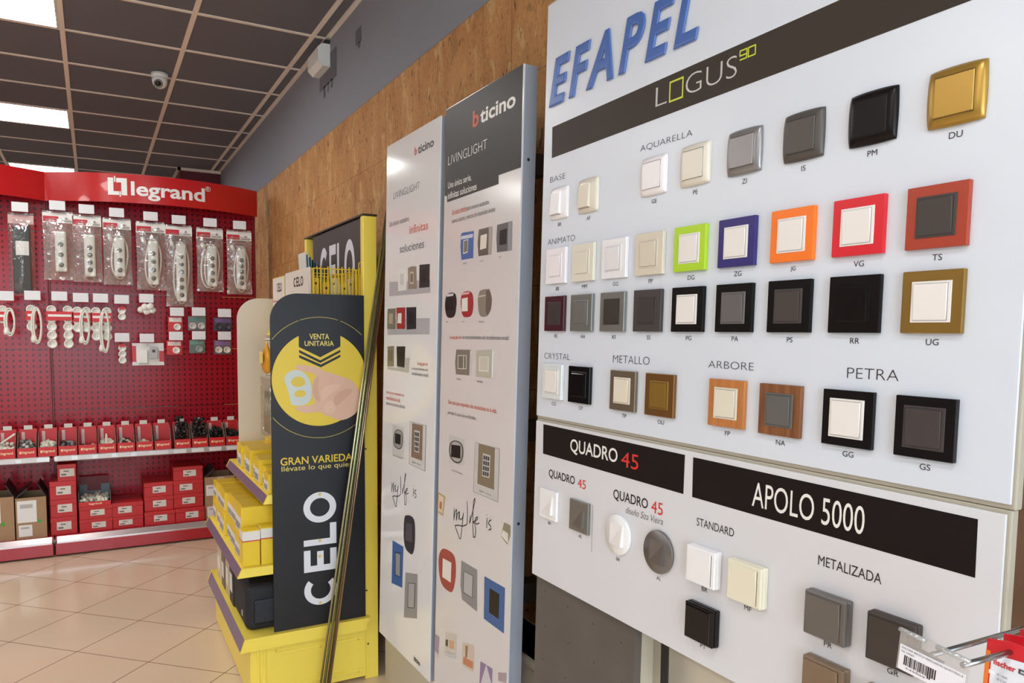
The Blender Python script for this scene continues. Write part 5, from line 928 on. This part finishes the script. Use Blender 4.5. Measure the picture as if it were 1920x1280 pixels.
for k in range(6):
    sy = (.15, .15, .14, .14, .14, .12)[k]; h1 = (.105, .11, .10, .11, .10, .11)[k]; h2 = (.115, .10, .10, .085, .09, .08)[k]; xx = .500 + (.0, .006, .012, .0, .008, .004)[k]
    nm = ('nearest', 'second', 'third', 'fourth', 'fifth', 'farthest')[k]
    ybox(xx, y, .5575, .15, sy - .008, h1, 'lower yellow carton of the %s stack along the middle shelf edge' % nm, G2)
    ybox(xx + .004, y, .5575 + h1 + .0006, .15, sy - .008, h2, 'upper yellow carton of the %s stack along the middle shelf edge' % nm, G2); y += sy
# black tool bag and packs on the low shelf
tbg = empty('tool_bag', 'black fabric tool bag on the lowest yellow shelf', 'bag', (.506, CY0 + .03, .2835))
MB().box(0, .26, 0, .30, 0, .19, 0, .03, None, 4).build('body', mat((28, 28, 34), .7, bump=.3, bscale=120), tbg)
MB().box(.03, .20, -.006, .004, .03, .13, 0, .008).build('pocket', mat((34, 36, 46), .6), tbg)
MB().tube([(.02, .05, .17), (.02, .08, .215), (.02, .20, .215), (.02, .24, .17)], .010, 8).build('handle', mat((22, 20, 24), .7), tbg)
MB().box(-.006, .0, .06, .08, .05, .075, 0, .002).build('clip', mat((170, 166, 160), .3, .8), tbg)
for k, (c, h, d, lb_) in enumerate((((44, 36, 34), .20, .10, 'dark brown pack behind the black tool bag'), ((196, 178, 152), .19, .09, 'beige pack on the lowest yellow shelf, third from its near end'), ((120, 100, 84), .175, .09, 'brown pack on the lowest yellow shelf, fourth from its near end'), ((206, 190, 160), .17, .10, 'beige pack farthest back on the lowest yellow shelf'))):
    r = empty('product_pack', lb_, 'pack', (.505, CY0 + .35 + k * .125, .2835), 'packs on the lowest yellow shelf')
    MB().box(0, .14, 0, d, 0, h, 0, .008).build('body', mat(c, .5), r); MB().box(-.0012, -.0002, d * .2, d * .8, h * .3, h * .7).build('label', WBX, r)
# cartons, card bundle and wire basket on the top shelf
for k, (y0, y1, zt, lb_) in enumerate(((3.63, 3.90, 1.752, 'white and yellow carton with a red line, left one on the top shelf'), (3.155, 3.60, 1.758, 'plain white carton with black name beside the wire basket'))):
    r = empty('display_carton', lb_, 'box', (.790 if k == 0 else .786, y1, 1.5005), 'white cartons on the top of the yellow stand'); hh = zt - 1.5005; w_ = y1 - y0
    # local frame: x runs towards the viewer, y up, z out of the face
    F = facing((0, 0, 0), (0, -1, 0), (0, 0, 1)); d_ = .09 if k == 0 else .0045
    MB().box(0, w_, 0, hh, -.09 if k == 0 else -.006, 0, 0, .001).build('body', mat((222, 214, 202), .5) if k else mat((230, 196, 70), .45), r, F)
    f = MB().poly([(.006, .004), (w_ - .004, .004), (w_ - .004, hh - .004), (.006, hh - .004)], .0006).build('front_print', mat((224, 216, 206), .5), r, F)
    LET(MB(), F @ Matrix(((w_ * .105, 0, 0, w_ * .38), (0, .042, 0, hh - .072), (0, 0, 1, .0012), (0, 0, 0, 1)))).build('brand_lettering', INK, r)
    if k == 0:
        MB().box(.008, w_ - .006, hh - .118, hh - .112, .0008, .0014).build('red_line', mat((196, 70, 70), .5), r, F)
        b2 = MB()
        for q in range(9): b2.box(.03 + q * .019, .04 + q * .019, hh - .20, hh - .15, .0008, .0014)
        b2.build('printed_bars', mat((150, 130, 140), .5), r, F)
bd_ = empty('card_bundle', 'upright bundle of pale blue and white cards on the top shelf behind the cartons', 'cards', (.905, 3.72, 1.5005))
for k in range(7):
    MB().box(-.002 + k * .012, .001 + k * .012, -.10, .04 + .006 * k, 0.002, .365 - .012 * k, 0, 0, Matrix.Rotation(math.radians(-3), 4, 'Y')).build('card', mat(((214, 218, 216), (206, 214, 216), (120, 150, 160), (70, 96, 112), (96, 130, 140), (60, 82, 96), (150, 176, 180))[k], .4), bd_)
bk_ = empty('wire_basket', 'yellow wire basket with small packs above the black side panel', 'basket', (.795, CY0 + .05, 1.5005))
WY = mat((236, 196, 40), .35); bx, by_, bz = .193, .46, .250
wb = MB()
for z in (0, bz): wb.tube([(0, 0, z), (bx, 0, z), (bx, by_, z), (0, by_, z)], .0026, 6, closed=True)
wb.tube([(0, 0, bz - .02), (bx, 0, bz - .02), (bx, by_, bz - .02), (0, by_, bz - .02)], .0014, 6, closed=True)
wb.build('rim', WY, bk_)
wb = MB()
for i in range(14):
    x = bx * i / 13; wb.cyl((x, 0, 0), (x, 0, bz + (.01 if i % 3 else 0)), .0024 if i % 2 else .0032, 6); wb.cyl((x, by_, 0), (x, by_, bz), .0016, 6)
for i in range(1, 24):
    y = by_ * i / 24; wb.cyl((0, y, 0), (0, y, bz), .0014, 6); wb.cyl((bx, y, 0), (bx, y, bz), .0014, 6)
for i in range(10): wb.cyl((bx * i / 9, 0, .004), (bx * i / 9, by_, .004), .0014, 6)
wb.tube([(bx - .004, -.002, bz - .02), (bx - .004, -.004, bz + .03), (bx + .006, -.004, bz + .036)], .002, 6)
wb.build('wires', WY, bk_)
for k, (x, y, c, lb_) in enumerate(((.02, .06, (228, 190, 60), 'yellow bag seen through the near wires at the left of the basket'), (.055, .03, (226, 180, 40), 'amber bag in the wire basket, second from the left'), (.095, .05, (232, 222, 190), 'cream bag with a black dot in the wire basket'), (.135, .035, (224, 200, 90), 'pale yellow bag in the wire basket, second from the right'), (.165, .06, (206, 176, 150), 'pinkish bag at the right end of the wire basket'))):
    r = empty('small_bag', lb_, 'bag', (.793 + x - .008, CY0 + .05 + y, 1.508), 'small bags in the wire basket')
    h_ = .21 - .02 * (k % 2)
    MB().box(0, .030, 0, .012, 0, h_, 0, .004).build('pouch', mat(c, .3), r)
    MB().cyl((.015, -.0012, h_ - .025), (.015, -.0004, h_ - .025), .0055, 12).build('hang_hole', DKT, r)
# goods on hooks inside the stand, seen past the edge of the black panel
hk = MB().cyl((1.005, 3.45, 1.455), (.66, 3.45, 1.455), .003, 8).cyl((1.005, 3.40, 1.30), (.655, 3.40, 1.30), .003, 8).build('hook', CHROME, st)
ob = empty('orange_bag', 'orange and yellow printed bag hanging beside the black side panel', 'bag', (.668, 3.45, 1.452))
MB().lathe([(.006, .0), (.018, -.025), (.052, -.06), (.060, -.10), (.045, -.135), (.004, -.150)], 18, 0, Matrix.Diagonal((.35, 1.25, 1, 1))).build('pouch', mat((226, 160, 40), .25, bump=.5, bscale=35, var=.25, vscale=22), ob)
MB().box(-.025, -.0235, -.04, .03, -.10, -.05).build('print', mat((236, 214, 120), .35), ob)
CLR = film((.96, .97, .95), .20, .1, .10, (206, 204, 190), .6, 30)
hpk = empty('clear_hanging_pack', 'clear plastic pack of metal pieces hanging beside the black side panel', 'pack', (.662, 3.40, 1.298))
MB().box(-.012, .012, -.10, .11, -.27, -.045, 0, .006).build('pouch', CLR, hpk)
MB().box(-.004, .0, -.13, .14, -.045, -.010, 0, .001).build('header_strip', CLR, hpk)
for q in range(5): MB().cyl((0, -.07 + q * .035, -.25), (0.002, -.07 + q * .036, -.07), .005, 8).build('metal_piece', mat((190, 180, 150), .3, .8), hpk)
# --- threaded rods leaning in front of the stand
p0 = Vector((.765, 2.955, .0045)); p1 = Vector((1.098, 3.052, 2.03))
RODM = [mat(c, .28, .9) for c in ((200, 198, 160), (176, 186, 146), (222, 208, 166), (140, 132, 108), (196, 164, 140))]
for k, (dx, dy, lb_) in enumerate(((-.012, 0, 'leftmost of the thin metal rods leaning across the black panel'), (-.001, -.010, 'greenish metal rod in front of the leaning bundle'), (.007, .004, 'dark metal rod in the middle of the leaning bundle'), (.016, -.006, 'pale metal rod at the right of the leaning bundle'), (.027, .002, 'reddish metal rod at the far right of the leaning bundle'))):
    off = Vector((dx, dy, 0)); r0 = p0 + off; r1 = p1 + off * .75
    o = MB().cyl(r0, r1, .0048, 12).build('metal_rod', RODM[k]); tag(o, lb_, 'rod', 'thin metal rods leaning on the stand')
# ---------------------------------------------------------------- hook with price holder and red packs, close by
pb = empty('hook_panel', 'perforated panel outside the right picture edge carrying the long hook', 'panel', (1.15, -.2, .75))
MB().box(0, .02, -.3, .62, 0, .9, 0, .002).build('panel', mat((206, 204, 200), .5), pb); MB().box(.02, .063, -.3, -.25, -.75, .9).box(.02, .063, .56, .61, -.75, .9).build('upright', mat((90, 88, 86), .5, .5), pb)
STEEL = mat((150, 150, 152), .25, 1.0)
hk = empty('display_hook', 'long steel double hook with a clear price holder at the lower right', 'hook', (.70, .42, 1.19))
def rel(p): return Vector(p) - Vector((.70, .42, 1.19))
MB().tube([rel((.703, .43, 1.188)), rel((.9, .443, 1.174)), rel((1.15, .459, 1.156))], .0028, 12).tube([rel((.705, .4435, 1.190)), rel((.705, .4165, 1.1855))], .0022, 10).build('top_arm', STEEL, hk)
MB().tube([rel((.712, .402, 1.188)), rel((.76, .3995, 1.1875)), rel((1.15, .385, 1.180))], .0030, 12).build('peg', STEEL, hk)
MB().box(.449, .451, -.06, .06, -.05, .03).build('back_plate', STEEL, hk)
TF = facing(rel((.700, .457, 1.208)), (0, -.067, -.0105), (0, -.003, .043))
PL = film((.95, .96, .97), .16, .08, .22, (220, 218, 220), .0, 20)
ph = MB().box(0, .068, -.044, .0, -.0008, .0008, 0, .0004).build('price_holder', PL, hk, TF)
ph2 = MB(); ph2.tube([(-.001, -.002, .001), (.026, -.0015, .002)], .0022, 10).tube([(.037, -.002, .002), (.068, -.002, .001)], .0024, 10)
ph2.build('clip_bead', film((.92, .94, .95), .2, .15, .35, (214, 216, 218), 0, 40), ph)
pc = MB().box(.002, .0665, -.043, -.0165, .0009, .0012, 0)
lb_ = pc.build('price_card', mat((232, 230, 238), .5), ph)
q = MB(); q.text('FISCHER BROCA PERCUSION QUATTRIC II', 'norm', .004, -.0205, .064, -.0182, .0014); q.text('Ref. 549009', 'norm', .004, -.0240, .017, -.0222, .0014)
x = .0075; rnd = random.Random(11)
while x < .0385:
    w = rnd.choice((.0004, .0006, .0009, .0013)); q.box(x, x + w, -.0365 - (.0022 if rnd.random() < .15 else 0), -.0262, .0012, .0014); x += w + rnd.choice((.0004, .0006, .0009))
q.text('549009', 'norm', .010, -.0400, .030, -.0383, .0014); q.build('lettering', INK, ph)
FR = mat((206, 26, 40), .35); FW = mat((228, 230, 240), .35); FO = mat((232, 120, 40), .4)
for k in range(4):
    X_ = .785 + k * .022; z0 = 1.192 + .002 * k
    r = empty('drill_bit_pack', 'red and white pack on the steel hook, ' + ('front one', 'second one', 'third one', 'rear one')[k], 'pack', (X_, .420 - .004 * k, z0), 'red and white packs on the steel hook')
    F = facing((0, 0, 0), (0, -1, -.12), (0, -.01, 1))
    cd = MB().prism([(0, -.15), (.055, -.15), (.055, .004), (.040, .0075), (.020, .0065), (0, .0015)], -.0015, 0).build('card', FR, r, F)
    MB().poly([(.0055, -.149), (.0545, -.149), (.0545, -.0065), (.012, -.0115), (.0055, -.0125)], .0004).build('white_print', FW, r, F)
    MB().box(0, .0042, -.149, -.010, .0002, .0008).build('orange_edge', FO, r, F)
    MB().text('fischer', 'bold', .0075, -.0225, .0285, -.0160, .0008).build('brand_lettering', FR, r, F)
    e = MB().box(.031, .039, -.0215, -.0165, .0006, .0009, 0).box(.033, .037, -.0200, -.0180, .0009, .0011, 1); e.build('printed_emblem', [mat((70, 74, 78), .4), mat((190, 194, 198), .4)], r, F)
    e = MB().box(.0045, .010, -.0335, -.0295, .0006, .0009, 0); e.text('d - tsec', 'norm', .0125, -.0325, .022, -.0300, .0008, 1); e.text('Ø 5 mm', 'norm', .0125, -.0375, .022, -.0350, .0008, 1); e.build('lettering', [FR if False else mat((240, 240, 244), .4), mat((110, 112, 130), .5)], r, F)
    M = Matrix.Translation((.042, -.036, .0008)); e = MB(); e.add([M @ Vector((.009 * math.cos(a * .2618), .0045 * math.sin(a * .2618), 0)) for a in range(24)], [tuple(range(24))]); e.build('blue_emblem', mat((60, 110, 170), .4), r, F)
    MB().lathe([(.004, 0), (.004, .004), (.002, .006)], 10, 0, F @ Matrix.Translation((.022, -.075, .001))).build('drill_bit', STEEL, r)
